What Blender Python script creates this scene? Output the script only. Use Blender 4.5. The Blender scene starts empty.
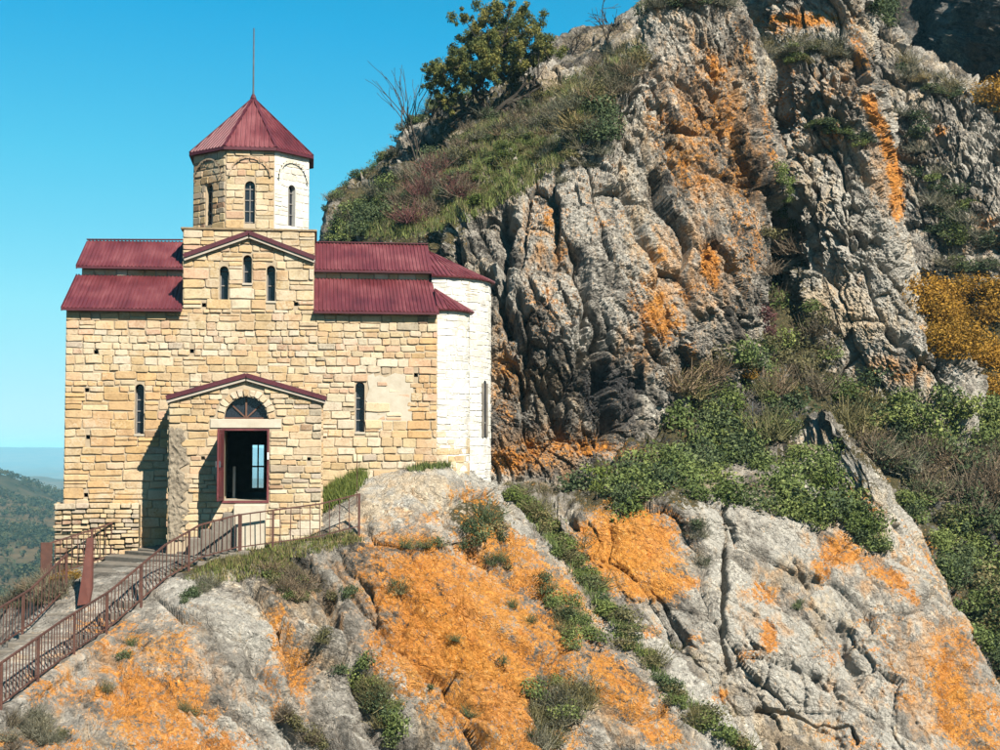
import bpy, bmesh, math, random, time
import numpy as np
from mathutils import Vector, Matrix
from mathutils.geometry import tessellate_polygon
R = math.radians
random.seed(7); RNG = np.random.default_rng(7)
scene = bpy.context.scene
COL = scene.collection

# ------------------------------------------------------------------ camera
FPX = 1485.0                       # focal length in photo pixels (photo is 1000 wide)
CAM = np.array([7.6, -44.8, 1.45])
YAW, PITCH = R(7.15), math.atan(80.0 / FPX)
FWD = np.array([math.sin(YAW)*math.cos(PITCH), math.cos(YAW)*math.cos(PITCH), math.sin(PITCH)])
RGT = np.array([math.cos(YAW), -math.sin(YAW), 0.0])
UPV = np.cross(RGT, FWD)
cam_data = bpy.data.cameras.new('camera'); cam = bpy.data.objects.new('camera', cam_data); COL.objects.link(cam)
cam_data.sensor_width = 36.0; cam_data.lens = 36.0*FPX/1000.0
cam_data.clip_start = 0.1; cam_data.clip_end = 60000.0
cam.matrix_world = Matrix(((RGT[0], UPV[0], -FWD[0], CAM[0]), (RGT[1], UPV[1], -FWD[1], CAM[1]), (RGT[2], UPV[2], -FWD[2], CAM[2]), (0, 0, 0, 1)))
scene.camera = cam

# ------------------------------------------------------------------ sun, sky, exposure
SUN_EL, SUN_AZ = R(42), R(26)      # azimuth: to the right of the facade's outward normal (-Y)
SUN_DIR = np.array([math.sin(SUN_AZ)*math.cos(SUN_EL), -math.cos(SUN_AZ)*math.cos(SUN_EL), math.sin(SUN_EL)])
sun_d = bpy.data.lights.new('sun', 'SUN'); sun_d.energy = 5.0; sun_d.angle = R(0.53); sun_d.color = (1.0, 0.93, 0.82)
sun = bpy.data.objects.new('sun', sun_d); COL.objects.link(sun)
sun.rotation_euler = Vector(SUN_DIR).to_track_quat('Z', 'Y').to_euler()
sun.location = (20, -30, 60)
world = bpy.data.worlds.new('World'); scene.world = world; world.use_nodes = True
wn = world.node_tree; wn.nodes.clear()
sky = wn.nodes.new('ShaderNodeTexSky'); sky.sky_type = 'NISHITA'; sky.sun_disc = False
sky.sun_elevation = SUN_EL; sky.sun_rotation = math.atan2(SUN_DIR[0], SUN_DIR[1])
sky.air_density = 1.0; sky.dust_density = 0.4; sky.ozone_density = 1.0; sky.altitude = 1000
EXPO = 1.5
# the photograph's sky: Nishita radiance (at strength 0.1) graded through one curve per channel
mx = wn.nodes.new('ShaderNodeMix'); mx.data_type = 'RGBA'; mx.blend_type = 'MULTIPLY'; mx.inputs[0].default_value = 1.0
wn.links.new(sky.outputs[0], mx.inputs[6]); mx.inputs[7].default_value = (0.1, 0.1, 0.1, 1)
cv = wn.nodes.new('ShaderNodeRGBCurve'); cv.mapping.use_clip = False; cv.mapping.extend = 'EXTRAPOLATED'
kE = 2**EXPO
for ch, pts in enumerate(([(.192, .018), (.288, .093), (.52, .305), (.936, .552)], [(.312, .418), (.448, .591), (.72, .815), (.984, .879)], [(.512, .776), (.664, .871), (.856, .965)])):
    c = cv.mapping.curves[ch]; c.points[0].location = (0, 0); c.points[1].location = (1.3, (pts[-1][1]+.04)/kE)
    for x, y in pts: c.points.new(x, y/kE)
    for p_ in c.points: p_.handle_type = 'VECTOR'
cv.mapping.update()
wn.links.new(mx.outputs[2], cv.inputs[1])
m2 = wn.nodes.new('ShaderNodeVectorMath'); m2.operation = 'SCALE'; m2.inputs['Scale'].default_value = 10.0
wn.links.new(cv.outputs[0], m2.inputs[0])
bg = wn.nodes.new('ShaderNodeBackground'); bg.inputs[1].default_value = 0.10
wo = wn.nodes.new('ShaderNodeOutputWorld')
wn.links.new(m2.outputs[0], bg.inputs[0]); wn.links.new(bg.outputs[0], wo.inputs[0])
scene.view_settings.view_transform = 'Standard'; scene.view_settings.look = 'None'
scene.view_settings.gamma = 1.0; scene.view_settings.exposure = EXPO; scene.view_settings.use_curve_mapping = False
scene.render.engine = 'CYCLES'
scene.cycles.use_denoising = True
scene.cycles.max_bounces = 6; scene.cycles.diffuse_bounces = 1; scene.cycles.volume_bounces = 0
scene.cycles.sample_clamp_indirect = 4.0

# ------------------------------------------------------------------ pixel <-> world
def P(px, py, d):
    return CAM + FWD*d + RGT*((px-500.0)/FPX*d) + UPV*((375.0-py)/FPX*d)
def PY(px, py, Y):
    """photo pixel -> point on the plane y = Y"""
    v = FWD + RGT*((px-500.0)/FPX) + UPV*((375.0-py)/FPX)
    return CAM + v*((Y-CAM[1])/v[1])
def PZ(px, py, Z):
    v = FWD + RGT*((px-500.0)/FPX) + UPV*((375.0-py)/FPX)
    return CAM + v*((Z-CAM[2])/v[2])
def PROJ(V):
    q = V - CAM
    d = q @ FWD
    dd = np.where(np.abs(d) < 1e-3, 1e-3, d)
    return 500 + (q @ RGT)/dd*FPX, 375 - (q @ UPV)/dd*FPX, d

# ------------------------------------------------------------------ numpy noise
_perm = RNG.permutation(256); _perm = np.concatenate([_perm, _perm, _perm]).astype(np.int32)
_grad = RNG.normal(size=(256, 3)); _grad = (_grad/np.linalg.norm(_grad, axis=1)[:, None]).astype(np.float32)
_rand = RNG.random((256, 4)).astype(np.float32)
def _h(ix, iy, iz):
    return _perm[_perm[_perm[ix & 255] + (iy & 255)] + (iz & 255)]
def perlin(p):
    p = p.astype(np.float32); i = np.floor(p).astype(np.int32); f = p - i
    u = f*f*f*(f*(f*6-15)+10)
    out = np.zeros(len(p), np.float32)
    for dx in (0, 1):
        wx = u[:, 0] if dx else 1-u[:, 0]
        for dy in (0, 1):
            wy = u[:, 1] if dy else 1-u[:, 1]
            for dz in (0, 1):
                wz = u[:, 2] if dz else 1-u[:, 2]
                g = _grad[_h(i[:, 0]+dx, i[:, 1]+dy, i[:, 2]+dz)]
                out += wx*wy*wz*(g[:, 0]*(f[:, 0]-dx)+g[:, 1]*(f[:, 1]-dy)+g[:, 2]*(f[:, 2]-dz))
    return out*1.5
def fbm(p, octs=4, gain=0.5, lac=2.03):
    a, s, o = 1.0, 0.0, np.zeros(len(p), np.float32)
    for k in range(octs):
        o += a*perlin(p + 17.3*k); p = p*lac; a *= gain
    return o
def ridged(p, octs=4, gain=0.5, lac=2.1):
    a, o = 1.0, np.zeros(len(p), np.float32)
    for k in range(octs):
        o += a*(1-2*np.abs(perlin(p + 9.1*k))); p = p*lac; a *= gain
    return o
def cells(p):
    """nearest feature of a jittered lattice: F1, F2, hash id, offset vector to the feature"""
    p = p.astype(np.float32); i = np.floor(p).astype(np.int32)
    n = len(p); f1 = np.full(n, 9e9, np.float32); f2 = f1.copy(); hid = np.zeros(n, np.int32); off = np.zeros((n, 3), np.float32)
    for dx in (-1, 0, 1):
        for dy in (-1, 0, 1):
            for dz in (-1, 0, 1):
                h = _h(i[:, 0]+dx, i[:, 1]+dy, i[:, 2]+dz)
                q = (i + np.array([dx, dy, dz], np.int32)) + 0.08 + 0.84*_rand[h, :3] - p
                d = np.einsum('ij,ij->i', q, q)
                m = d < f1
                f2 = np.where(m, f1, np.minimum(f2, d)); f1 = np.where(m, d, f1)
                hid = np.where(m, h, hid); off[m] = q[m]
    return np.sqrt(f1), np.sqrt(f2), hid, off
def facets(p, tilt=0.9):
    """blocky broken-rock relief: every cell is a tilted plane at its own height, with a crack round it"""
    f1, f2, h, off = cells(p)
    g = _grad[(h*7+3) & 255]
    lev = _rand[(h*3+1) & 255, 3] - 0.5
    crack = np.exp(-((f2-f1)/0.07)**2)
    return lev*1.3 + tilt*np.einsum('ij,ij->i', off, g) - 0.7*crack, h

# ------------------------------------------------------------------ object helpers
def link(o, parent=None):
    COL.objects.link(o)
    if parent is not None: o.parent = parent
    return o
def tag(o, label=None, cat=None, group=None, kind=None):
    if label: o['label'] = label
    if cat: o['category'] = cat
    if group: o['group'] = group
    if kind: o['kind'] = kind
    return o
def empty(name, loc=(0, 0, 0)):
    o = bpy.data.objects.new(name, None); o.location = tuple(float(v) for v in loc); o.empty_display_size = 0.3
    return link(o)
def grid_mesh(name, V, n, m, smooth=True):
    """V (n*m,3) laid out row by row -> mesh of quads"""
    me = bpy.data.meshes.new(name)
    idx = np.arange(n*m).reshape(n, m)
    q = np.stack([idx[:-1, :-1], idx[1:, :-1], idx[1:, 1:], idx[:-1, 1:]], -1).reshape(-1, 4)
    raw_mesh(me, V, q, smooth); return me
def raw_mesh(me, V, F, smooth=False):
    """V (n,3), F (k,s) all faces with the same number of corners"""
    V = np.ascontiguousarray(V, np.float32); F = np.ascontiguousarray(F, np.int32); k, s = F.shape
    me.vertices.add(len(V)); me.vertices.foreach_set('co', V.ravel())
    me.loops.add(k*s); me.loops.foreach_set('vertex_index', F.ravel())
    me.polygons.add(k); me.polygons.foreach_set('loop_start', np.arange(0, k*s, s, dtype=np.int32))
    me.polygons.foreach_set('loop_total', np.full(k, s, np.int32))
    me.polygons.foreach_set('use_smooth', np.full(k, smooth, bool))
    me.update(calc_edges=True); me.validate()
def fattr(me, name, vals):
    a = me.attributes.new(name, 'FLOAT', 'POINT'); a.data.foreach_set('value', np.ascontiguousarray(vals, np.float32))
def cattr(me, name, cols):
    a = me.attributes.new(name, 'FLOAT_COLOR', 'POINT')
    c = np.ones((len(cols), 4), np.float32); c[:, :3] = cols; a.data.foreach_set('color', c.ravel())
class MB:
    """collects boxes, bars and tubes into one mesh"""
    def __init__(s): s.v = []; s.f = []
    def add(s, vs, fs):
        b = len(s.v); s.v += [tuple(float(c) for c in v) for v in vs]; s.f += [tuple(b+i for i in f) for f in fs]
    def box(s, x0, x1, y0, y1, z0, z1):
        s.add([(x0, y0, z0), (x1, y0, z0), (x1, y1, z0), (x0, y1, z0), (x0, y0, z1), (x1, y0, z1), (x1, y1, z1), (x0, y1, z1)],
              [(0, 3, 2, 1), (4, 5, 6, 7), (0, 1, 5, 4), (1, 2, 6, 5), (2, 3, 7, 6), (3, 0, 4, 7)])
    def bar(s, a, b, w, h=None, up=(0, 0, 1)):
        h = h or w; a, b = np.array(a, float), np.array(b, float); t = b-a; t /= np.linalg.norm(t)
        up = np.array(up, float)
        if abs(t @ up) > 0.98: up = np.array([0, 1.0, 0])
        sd = np.cross(t, up); sd /= np.linalg.norm(sd); u = np.cross(sd, t)
        c = [a+sd*i*w/2+u*j*h/2 for i, j in ((-1, -1), (1, -1), (1, 1), (-1, 1))] + [b+sd*i*w/2+u*j*h/2 for i, j in ((-1, -1), (1, -1), (1, 1), (-1, 1))]
        s.add(c, [(0, 3, 2, 1), (4, 5, 6, 7), (0, 1, 5, 4), (1, 2, 6, 5), (2, 3, 7, 6), (3, 0, 4, 7)])
    def tube(s, pts, rad, n=6):
        pts = [np.array(p, float) for p in pts]
        rings = []
        for i, p in enumerate(pts):
            t = pts[min(i+1, len(pts)-1)] - pts[max(i-1, 0)]; t /= (np.linalg.norm(t)+1e-9)
            a = np.cross(t, (0.31, 0.17, 0.93)) if abs(t[2]) < 0.9 else np.cross(t, (1, 0.1, 0)); a /= np.linalg.norm(a); b = np.cross(t, a)
            r = rad[i] if hasattr(rad, '__len__') else rad
            rings.append([p + r*(math.cos(k*2*math.pi/n)*a + math.sin(k*2*math.pi/n)*b) for k in range(n)])
        fs = []
        for i in range(len(pts)-1):
            for k in range(n):
                fs.append((i*n+k, i*n+(k+1) % n, (i+1)*n+(k+1) % n, (i+1)*n+k))
        fs.append(tuple(range(n-1, -1, -1))); fs.append(tuple((len(pts)-1)*n+k for k in range(n)))
        s.add([q for r in rings for q in r], fs)
    def prism(s, poly, y0, y1):
        """polygon in x,z extruded in y"""
        n = len(poly)
        s.add([(x, y0, z) for x, z in poly] + [(x, y1, z) for x, z in poly],
              [tuple(range(n)), tuple(range(2*n-1, n-1, -1))] + [((i+1) % n, i, n+i, n+(i+1) % n) for i in range(n)])
    def mesh(s, name, smooth=False):
        me = bpy.data.meshes.new(name); me.from_pydata(s.v, [], s.f); me.validate()
        bm = bmesh.new(); bm.from_mesh(me); bmesh.ops.recalc_face_normals(bm, faces=bm.faces); bm.to_mesh(me); bm.free()
        if smooth: me.polygons.foreach_set('use_smooth', [True]*len(me.polygons))
        return me
    def build(s, name, mat, parent=None, smooth=False, bevel=0):
        me = s.mesh(name, smooth)
        if mat: me.materials.append(mat)
        o = bpy.data.objects.new(name, me); link(o, parent)
        if parent is not None:
            o.matrix_parent_inverse = Matrix.Translation(parent_loc(parent)).inverted()
        if bevel:
            md = o.modifiers.new('bevel', 'BEVEL'); md.width = bevel; md.segments = 1; md.limit_method = 'ANGLE'
        return o
def parent_loc(p):
    """world position of a parent (nothing here is rotated)"""
    if p.parent is None: return p.location.copy()
    return parent_loc(p.parent) + p.matrix_parent_inverse.translation + p.location
def mobj(name, me, mat=None, parent=None):
    if mat and not me.materials: me.materials.append(mat)
    o = bpy.data.objects.new(name, me); link(o, parent)
    if parent is not None: o.matrix_parent_inverse = Matrix.Translation(parent_loc(parent)).inverted()
    return o
# ------------------------------------------------------------------ materials
class NT:
    def __init__(s, name):
        s.m = bpy.data.materials.new(name); s.m.use_nodes = True; s.t = s.m.node_tree; s.t.nodes.clear()
        s.out = s.t.nodes.new('ShaderNodeOutputMaterial'); s.b = s.t.nodes.new('ShaderNodeBsdfPrincipled')
        s.t.links.new(s.b.outputs[0], s.out.inputs[0]); s.b.inputs['Specular IOR Level'].default_value = 0.25
        s.pos = s.t.nodes.new('ShaderNodeNewGeometry').outputs['Position']
    def set(s, sock, v):
        if isinstance(v, bpy.types.NodeSocket): s.t.links.new(v, sock)
        elif isinstance(v, (tuple, list)) and len(v) == 3 and sock.type == 'RGBA': sock.default_value = (*v, 1)
        else: sock.default_value = v
    def noise(s, scale, detail=6, rough=0.6, vec=None, stretch=None, dist=0.0):
        n = s.t.nodes.new('ShaderNodeTexNoise'); s.set(n.inputs['Scale'], scale); n.inputs['Detail'].default_value = detail
        n.inputs['Roughness'].default_value = rough; n.inputs['Distortion'].default_value = dist
        v = vec or s.pos
        if stretch:
            mp = s.t.nodes.new('ShaderNodeMapping'); s.t.links.new(v, mp.inputs[0]); mp.inputs['Scale'].default_value = stretch[:3]
            if len(stretch) > 3: mp.inputs['Rotation'].default_value = stretch[3:6]
            v = mp.outputs[0]
        s.t.links.new(v, n.inputs['Vector']); return n.outputs['Fac']
    def attr(s, name, col=False):
        a = s.t.nodes.new('ShaderNodeAttribute'); a.attribute_name = name
        return a.outputs['Color' if col else 'Fac']
    def math(s, op, a, b=0.5, c=0.0, clamp=False):
        n = s.t.nodes.new('ShaderNodeMath'); n.operation = op; n.use_clamp = clamp
        s.set(n.inputs[0], a); s.set(n.inputs[1], b); s.set(n.inputs[2], c); return n.outputs[0]
    def sstep(s, v, lo, hi):
        n = s.t.nodes.new('ShaderNodeMapRange'); n.interpolation_type = 'SMOOTHSTEP'; s.set(n.inputs[0], v)
        n.inputs[1].default_value = lo; n.inputs[2].default_value = hi; return n.outputs[0]
    def ramp(s, v, stops):
        n = s.t.nodes.new('ShaderNodeValToRGB'); s.set(n.inputs[0], v); cr = n.color_ramp
        while len(cr.elements) < len(stops): cr.elements.new(0.5)
        for e, (p, c) in zip(cr.elements, stops): e.position = p; e.color = (*c, 1)
        return n.outputs[0]
    def mix(s, f, a, b, mode='MIX'):
        n = s.t.nodes.new('ShaderNodeMix'); n.data_type = 'RGBA'; n.blend_type = mode
        s.set(n.inputs[0], f); s.set(n.inputs[6], a); s.set(n.inputs[7], b); return n.outputs[2]
    def bump(s, h, strength=0.4, dist=0.05, prev=None):
        n = s.t.nodes.new('ShaderNodeBump'); n.inputs['Strength'].default_value = strength; n.inputs['Distance'].default_value = dist
        s.t.links.new(h, n.inputs['Height'])
        if prev is not None: s.t.links.new(prev, n.inputs['Normal'])
        return n.outputs[0]
    def done(s, col, rough=0.9, normal=None, metal=0.0, spec=None, alb=0.64):
        if isinstance(col, bpy.types.NodeSocket) and alb != 1.0: col = s.mix(1.0, col, (alb, alb, alb), 'MULTIPLY')
        s.set(s.b.inputs['Base Color'], col); s.set(s.b.inputs['Roughness'], rough); s.b.inputs['Metallic'].default_value = metal
        if normal is not None: s.t.links.new(normal, s.b.inputs['Normal'])
        if spec is not None: s.b.inputs['Specular IOR Level'].default_value = spec
        return s.m

def rock_material(name, stops, bumpk=0.5, gs=10.0):
    t = NT(name)
    n1 = t.noise(0.30, 5, 0.6); n2 = t.noise(1.7, 9, 0.68, dist=0.6); n3 = t.noise(7.0, 8, 0.7)
    st = t.noise(1.0, 7, 0.65, stretch=(2.4, 2.4, 0.55, 0, R(-20), 0))
    fine = t.noise(26.0, 4, 0.6)
    v = t.math('ADD', t.math('MULTIPLY', n2, 0.38), t.math('ADD', t.math('MULTIPLY', st, 0.34), t.math('MULTIPLY', n3, 0.34)))
    v = t.math('ADD', v, t.math('MULTIPLY', t.attr('tone'), 0.20))
    col = t.ramp(v, stops)
    # warm ochre staining of the grey stone
    warm = t.sstep(t.math('ADD', n1, t.math('MULTIPLY', t.math('SUBTRACT', st, 0.5), 0.7)), 0.48, 0.68)
    col = t.mix(t.math('MULTIPLY', warm, 0.7), col, t.mix(1.0, col, (1.14, 0.94, 0.70), 'MULTIPLY'))
    # coarse grit: light crystals and dark pits a hand's breadth across
    sp = t.noise(gs, 4, 0.62, dist=0.8)
    grit = t.ramp(sp, [(0.34, (0.38, 0.37, 0.36)), (0.45, (0.82, 0.81, 0.80)), (0.53, (1.06, 1.05, 1.04)), (0.64, (1.55, 1.53, 1.48))])
    col = t.mix(t.math('MULTIPLY', t.sstep(t.noise(0.55, 4, 0.6), 0.40, 0.62), 0.85, clamp=True), col, t.mix(1.0, col, grit, 'MULTIPLY'))
    # broad tan and rusty staining
    sf = t.math('ADD', t.attr('stain'), t.math('ADD', t.math('MULTIPLY', t.math('SUBTRACT', st, 0.5), 1.5), t.math('MULTIPLY', t.math('SUBTRACT', n2, 0.5), 0.9)))
    col = t.mix(t.math('MULTIPLY', t.sstep(sf, 0.30, 0.75), 0.8), col, t.mix(0.45, t.mix(1.0, col, (1.5, 1.0, 0.60), 'MULTIPLY'), (0.38, 0.205, 0.095)))
    # dark stains and the painted shade of the recesses
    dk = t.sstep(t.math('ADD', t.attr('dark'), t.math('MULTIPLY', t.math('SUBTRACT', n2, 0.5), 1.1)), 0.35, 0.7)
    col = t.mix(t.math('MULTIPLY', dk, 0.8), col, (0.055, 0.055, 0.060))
    # soil and moss
    mf = t.math('ADD', t.attr('veg'), t.math('ADD', t.math('MULTIPLY', t.math('SUBTRACT', n2, 0.5), 1.2), t.math('MULTIPLY', t.math('SUBTRACT', n3, 0.5), 0.9)))
    soil = t.ramp(n3, [(0.3, (0.045, 0.045, 0.020)), (0.5, (0.085, 0.075, 0.036)), (0.7, (0.17, 0.13, 0.065))])
    col = t.mix(t.sstep(mf, 0.42, 0.62), col, soil)
    # orange crustose lichen
    lf = t.math('ADD', t.attr('lichen'), t.math('ADD', t.math('MULTIPLY', t.math('SUBTRACT', n2, 0.5), 1.9), t.math('ADD', t.math('MULTIPLY', t.math('SUBTRACT', n3, 0.5), 2.2), t.math('MULTIPLY', t.math('SUBTRACT', fine, 0.5), 1.3))))
    org = t.ramp(t.math('ADD', t.math('MULTIPLY', n3, 0.6), t.math('MULTIPLY', fine, 0.4)), [(0.34, (0.28, 0.105, 0.028)), (0.44, (0.60, 0.215, 0.028)), (0.56, (0.72, 0.290, 0.045)), (0.66, (0.72, 0.50, 0.25))])
    org = t.mix(t.sstep(n1, 0.42, 0.62), org, t.mix(1.0, org, (1.0, 1.07, 1.1), 'MULTIPLY'))
    org = t.mix(t.math('MULTIPLY', t.sstep(st, 0.56, 0.70), 0.7), org, t.mix(1.0, org, (0.80, 0.62, 0.55), 'MULTIPLY'))
    org = t.mix(0.45, org, t.mix(1.0, org, grit, 'MULTIPLY'))
    col = t.mix(t.math('MULTIPLY', t.sstep(lf, 0.40, 0.64), 0.9), col, org)
    # pits, grit and thin cracks in the relief
    g1 = t.noise(4.2, 7, 0.72, dist=0.9); wv = t.t.nodes.new('ShaderNodeTexVoronoi'); wv.feature = 'DISTANCE_TO_EDGE'; wv.inputs['Scale'].default_value = 1.9
    ds = t.t.nodes.new('ShaderNodeVectorMath'); ds.operation = 'ADD'; nz = t.t.nodes.new('ShaderNodeTexNoise'); nz.inputs['Scale'].default_value = 2.3; nz.inputs['Detail'].default_value = 5
    t.t.links.new(t.pos, nz.inputs['Vector']); sc = t.t.nodes.new('ShaderNodeVectorMath'); sc.operation = 'SCALE'; sc.inputs['Scale'].default_value = 0.9
    t.t.links.new(nz.outputs['Color'], sc.inputs[0]); t.t.links.new(t.pos, ds.inputs[0]); t.t.links.new(sc.outputs[0], ds.inputs[1]); t.t.links.new(ds.outputs[0], wv.inputs['Vector'])
    crk = t.sstep(wv.outputs['Distance'], 0.0, 0.09)
    h = t.math('ADD', t.math('MULTIPLY', g1, 1.0), t.math('ADD', t.math('MULTIPLY', sp, 0.35), t.math('MULTIPLY', crk, 0.16)))
    nm = t.bump(n2, 0.6*bumpk, 0.3)
    nm = t.bump(h, 1.0, 0.42*bumpk, nm)
    return t.done(col, 0.95, nm, spec=0.12)

M = {}
GREY = [(0.36, (0.042, 0.038, 0.034)), (0.44, (0.155, 0.140, 0.120)), (0.52, (0.315, 0.284, 0.244)), (0.61, (0.53, 0.49, 0.425))]
PALE = [(0.36, (0.062, 0.055, 0.046)), (0.45, (0.215, 0.192, 0.162)), (0.54, (0.365, 0.332, 0.285)), (0.64, (0.54, 0.505, 0.44))]
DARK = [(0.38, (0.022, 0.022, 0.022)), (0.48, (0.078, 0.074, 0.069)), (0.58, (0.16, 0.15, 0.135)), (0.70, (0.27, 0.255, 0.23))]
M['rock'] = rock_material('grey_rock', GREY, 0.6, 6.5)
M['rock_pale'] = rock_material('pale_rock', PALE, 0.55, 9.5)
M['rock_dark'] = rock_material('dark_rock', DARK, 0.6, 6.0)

def stone_material():
    t = NT('masonry_stone')
    c = t.attr('tint', True)
    n = t.noise(3.0, 6, 0.65); f = t.noise(16, 6, 0.7)
    col = t.mix(1.0, c, t.ramp(t.math('ADD', t.math('MULTIPLY', n, 0.55), t.math('MULTIPLY', f, 0.45)), [(0.30, (0.55, 0.50, 0.45)), (0.5, (1.0, 0.98, 0.95)), (0.7, (1.18, 1.15, 1.08))]), 'MULTIPLY')
    wp = t.sstep(t.math('ADD', t.noise(0.55, 5, 0.6), t.math('MULTIPLY', t.math('SUBTRACT', f, 0.5), 0.5)), 0.50, 0.66)
    col = t.mix(t.math('MULTIPLY', wp, 0.55), col, (0.56, 0.49, 0.375))
    dp = t.sstep(t.noise(1.0, 5, 0.65, stretch=(2.2, 2.2, 0.35)), 0.58, 0.72)
    col = t.mix(t.math('MULTIPLY', dp, 0.35), col, (0.26, 0.18, 0.11))
    return t.done(col, 0.92, t.bump(t.math('ADD', t.math('MULTIPLY', n, 0.4), t.math('MULTIPLY', f, 0.6)), 0.6, 0.03), spec=0.15)
M['stone'] = stone_material()
def simple(name, a, b, scale=6, rough=0.85, bump=0.3, bd=0.02, metal=0.0, spec=0.25, lo=0.35, hi=0.65):
    t = NT(name); n = t.noise(scale, 7, 0.65); n2 = t.noise(scale*0.18, 4, 0.6)
    col = t.ramp(t.math('ADD', t.math('MULTIPLY', n, 0.6), t.math('MULTIPLY', n2, 0.4)), [(lo, a), (hi, b)])
    return t.done(col, rough, t.bump(n, bump, bd), metal, spec)
M['mortar'] = simple('mortar', (0.32, 0.245, 0.16), (0.47, 0.38, 0.265), 5)
M['plaster'] = simple('cream_plaster', (0.42, 0.36, 0.27), (0.55, 0.49, 0.39), 4, bump=0.4)
M['whitewash'] = simple('whitewash', (0.50, 0.48, 0.43), (0.66, 0.65, 0.61), 3, bump=0.5, bd=0.03)
M['grey_plaster'] = simple('rough_grey_plaster', (0.13, 0.105, 0.075), (0.36, 0.30, 0.22), 9, bump=0.9, bd=0.05)
M['concrete'] = simple('pale_concrete', (0.30, 0.275, 0.23), (0.43, 0.40, 0.34), 5)
M['pathstone'] = simple('path_stone', (0.11, 0.095, 0.075), (0.23, 0.20, 0.165), 4, bump=0.5)
M['roof'] = simple('maroon_sheet_metal', (0.135, 0.030, 0.034), (0.20, 0.048, 0.054), 2.2, rough=0.45, bump=0.06, spec=0.45)
def roof_material():
    t = NT('maroon_sheet_metal'); n = t.noise(0.8, 5, 0.6); st = t.noise(1.0, 6, 0.65, stretch=(5.0, 0.6, 0.6)); f = t.noise(18, 4, 0.6)
    col = t.ramp(t.math('ADD', t.math('MULTIPLY', n, 0.45), t.math('ADD', t.math('MULTIPLY', st, 0.40), t.math('MULTIPLY', f, 0.15))), [(0.38, (0.080, 0.016, 0.020)), (0.50, (0.135, 0.028, 0.034)), (0.62, (0.205, 0.060, 0.066))])
    rust = t.sstep(t.math('ADD', t.math('MULTIPLY', st, 0.6), t.math('MULTIPLY', f, 0.4)), 0.60, 0.70)
    col = t.mix(t.math('MULTIPLY', rust, 0.5), col, (0.11, 0.045, 0.025))
    return t.done(col, t.ramp(n, [(0.35, (0.38, 0.38, 0.38)), (0.65, (0.62, 0.62, 0.62))]), t.bump(n, 0.25, 0.05), 0.0, 0.4)
M['roof'] = roof_material()
M['roof_trim'] = simple('dark_maroon_trim', (0.060, 0.012, 0.018), (0.10, 0.02, 0.03), 3, rough=0.5, bump=0.1)
M['soffit'] = simple('pale_soffit', (0.36, 0.31, 0.25), (0.47, 0.41, 0.34), 4)
M['rust'] = simple('rusty_paint', (0.055, 0.026, 0.020), (0.125, 0.054, 0.038), 7, rough=0.75, bump=0.3)
M['rust_panel'] = simple('red_brown_panel', (0.085, 0.028, 0.022), (0.15, 0.052, 0.038), 4, rough=0.7, bump=0.3)
M['door'] = simple('maroon_door', (0.07, 0.012, 0.016), (0.20, 0.05, 0.05), 5, rough=0.45, bump=0.15, spec=0.4)
M['frame'] = simple('window_frame', (0.10, 0.05, 0.035), (0.17, 0.09, 0.06), 6)
M['frame_grey'] = simple('grey_window_frame', (0.16, 0.15, 0.14), (0.27, 0.25, 0.23), 6)
M['steel'] = simple('grey_steel', (0.10, 0.10, 0.11), (0.20, 0.20, 0.21), 6, rough=0.5, metal=0.6)
M['dark_room'] = simple('interior_plaster', (0.10, 0.085, 0.07), (0.16, 0.14, 0.115), 3)
M['white_post'] = simple('white_paint', (0.6, 0.6, 0.58), (0.78, 0.78, 0.75), 5)
def glass():
    t = NT('window_glass'); return t.done((0.012, 0.015, 0.02), 0.12, None, 0.0, 0.35)
M['glass'] = glass()
def leaf_material(name, a, b, c, trans=0.25):
    t = NT(name)
    v = t.attr('tint'); col = t.ramp(v, [(0.0, a), (0.55, b), (1.0, c)])
    oi = t.t.nodes.new('ShaderNodeObjectInfo')
    col = t.mix(1.0, col, t.ramp(oi.outputs['Random'], [(0.0, (0.72, 0.76, 0.70)), (0.5, (1.0, 1.0, 1.0)), (1.0, (1.25, 1.15, 1.0))]), 'MULTIPLY')
    t.done(col, 0.75, spec=0.15, alb=1.0)
    tr = t.t.nodes.new('ShaderNodeBsdfTranslucent'); t.set(tr.inputs[0], col)
    ms = t.t.nodes.new('ShaderNodeMixShader'); ms.inputs[0].default_value = trans
    t.t.links.new(t.b.outputs[0], ms.inputs[1]); t.t.links.new(tr.outputs[0], ms.inputs[2]); t.t.links.new(ms.outputs[0], t.out.inputs[0])
    return t.m
M['leaf'] = leaf_material('green_leaves', (0.045, 0.060, 0.020), (0.105, 0.138, 0.042), (0.21, 0.235, 0.085))
M['leaf_dark'] = leaf_material('dark_evergreen_leaves', (0.024, 0.036, 0.018), (0.056, 0.078, 0.036), (0.125, 0.15, 0.070))
M['leaf_fresh'] = leaf_material('bright_grass_green', (0.040, 0.060, 0.014), (0.090, 0.120, 0.028), (0.18, 0.20, 0.06))
M['leaf_olive'] = leaf_material('olive_leaves', (0.042, 0.040, 0.018), (0.100, 0.092, 0.042), (0.20, 0.175, 0.085))
M['leaf_brown'] = leaf_material('dry_brown_twigs', (0.050, 0.036, 0.025), (0.120, 0.090, 0.062), (0.24, 0.19, 0.135))
M['leaf_grey'] = leaf_material('grey_green_twigs', (0.045, 0.043, 0.030), (0.105, 0.100, 0.070), (0.20, 0.188, 0.135))
M['leaf_red'] = leaf_material('dark_red_leaves', (0.045, 0.018, 0.020), (0.100, 0.042, 0.042), (0.17, 0.080, 0.068))
M['leaf_yellow'] = leaf_material('yellow_autumn_leaves', (0.075, 0.040, 0.008), (0.200, 0.108, 0.015), (0.34, 0.205, 0.035))
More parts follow.
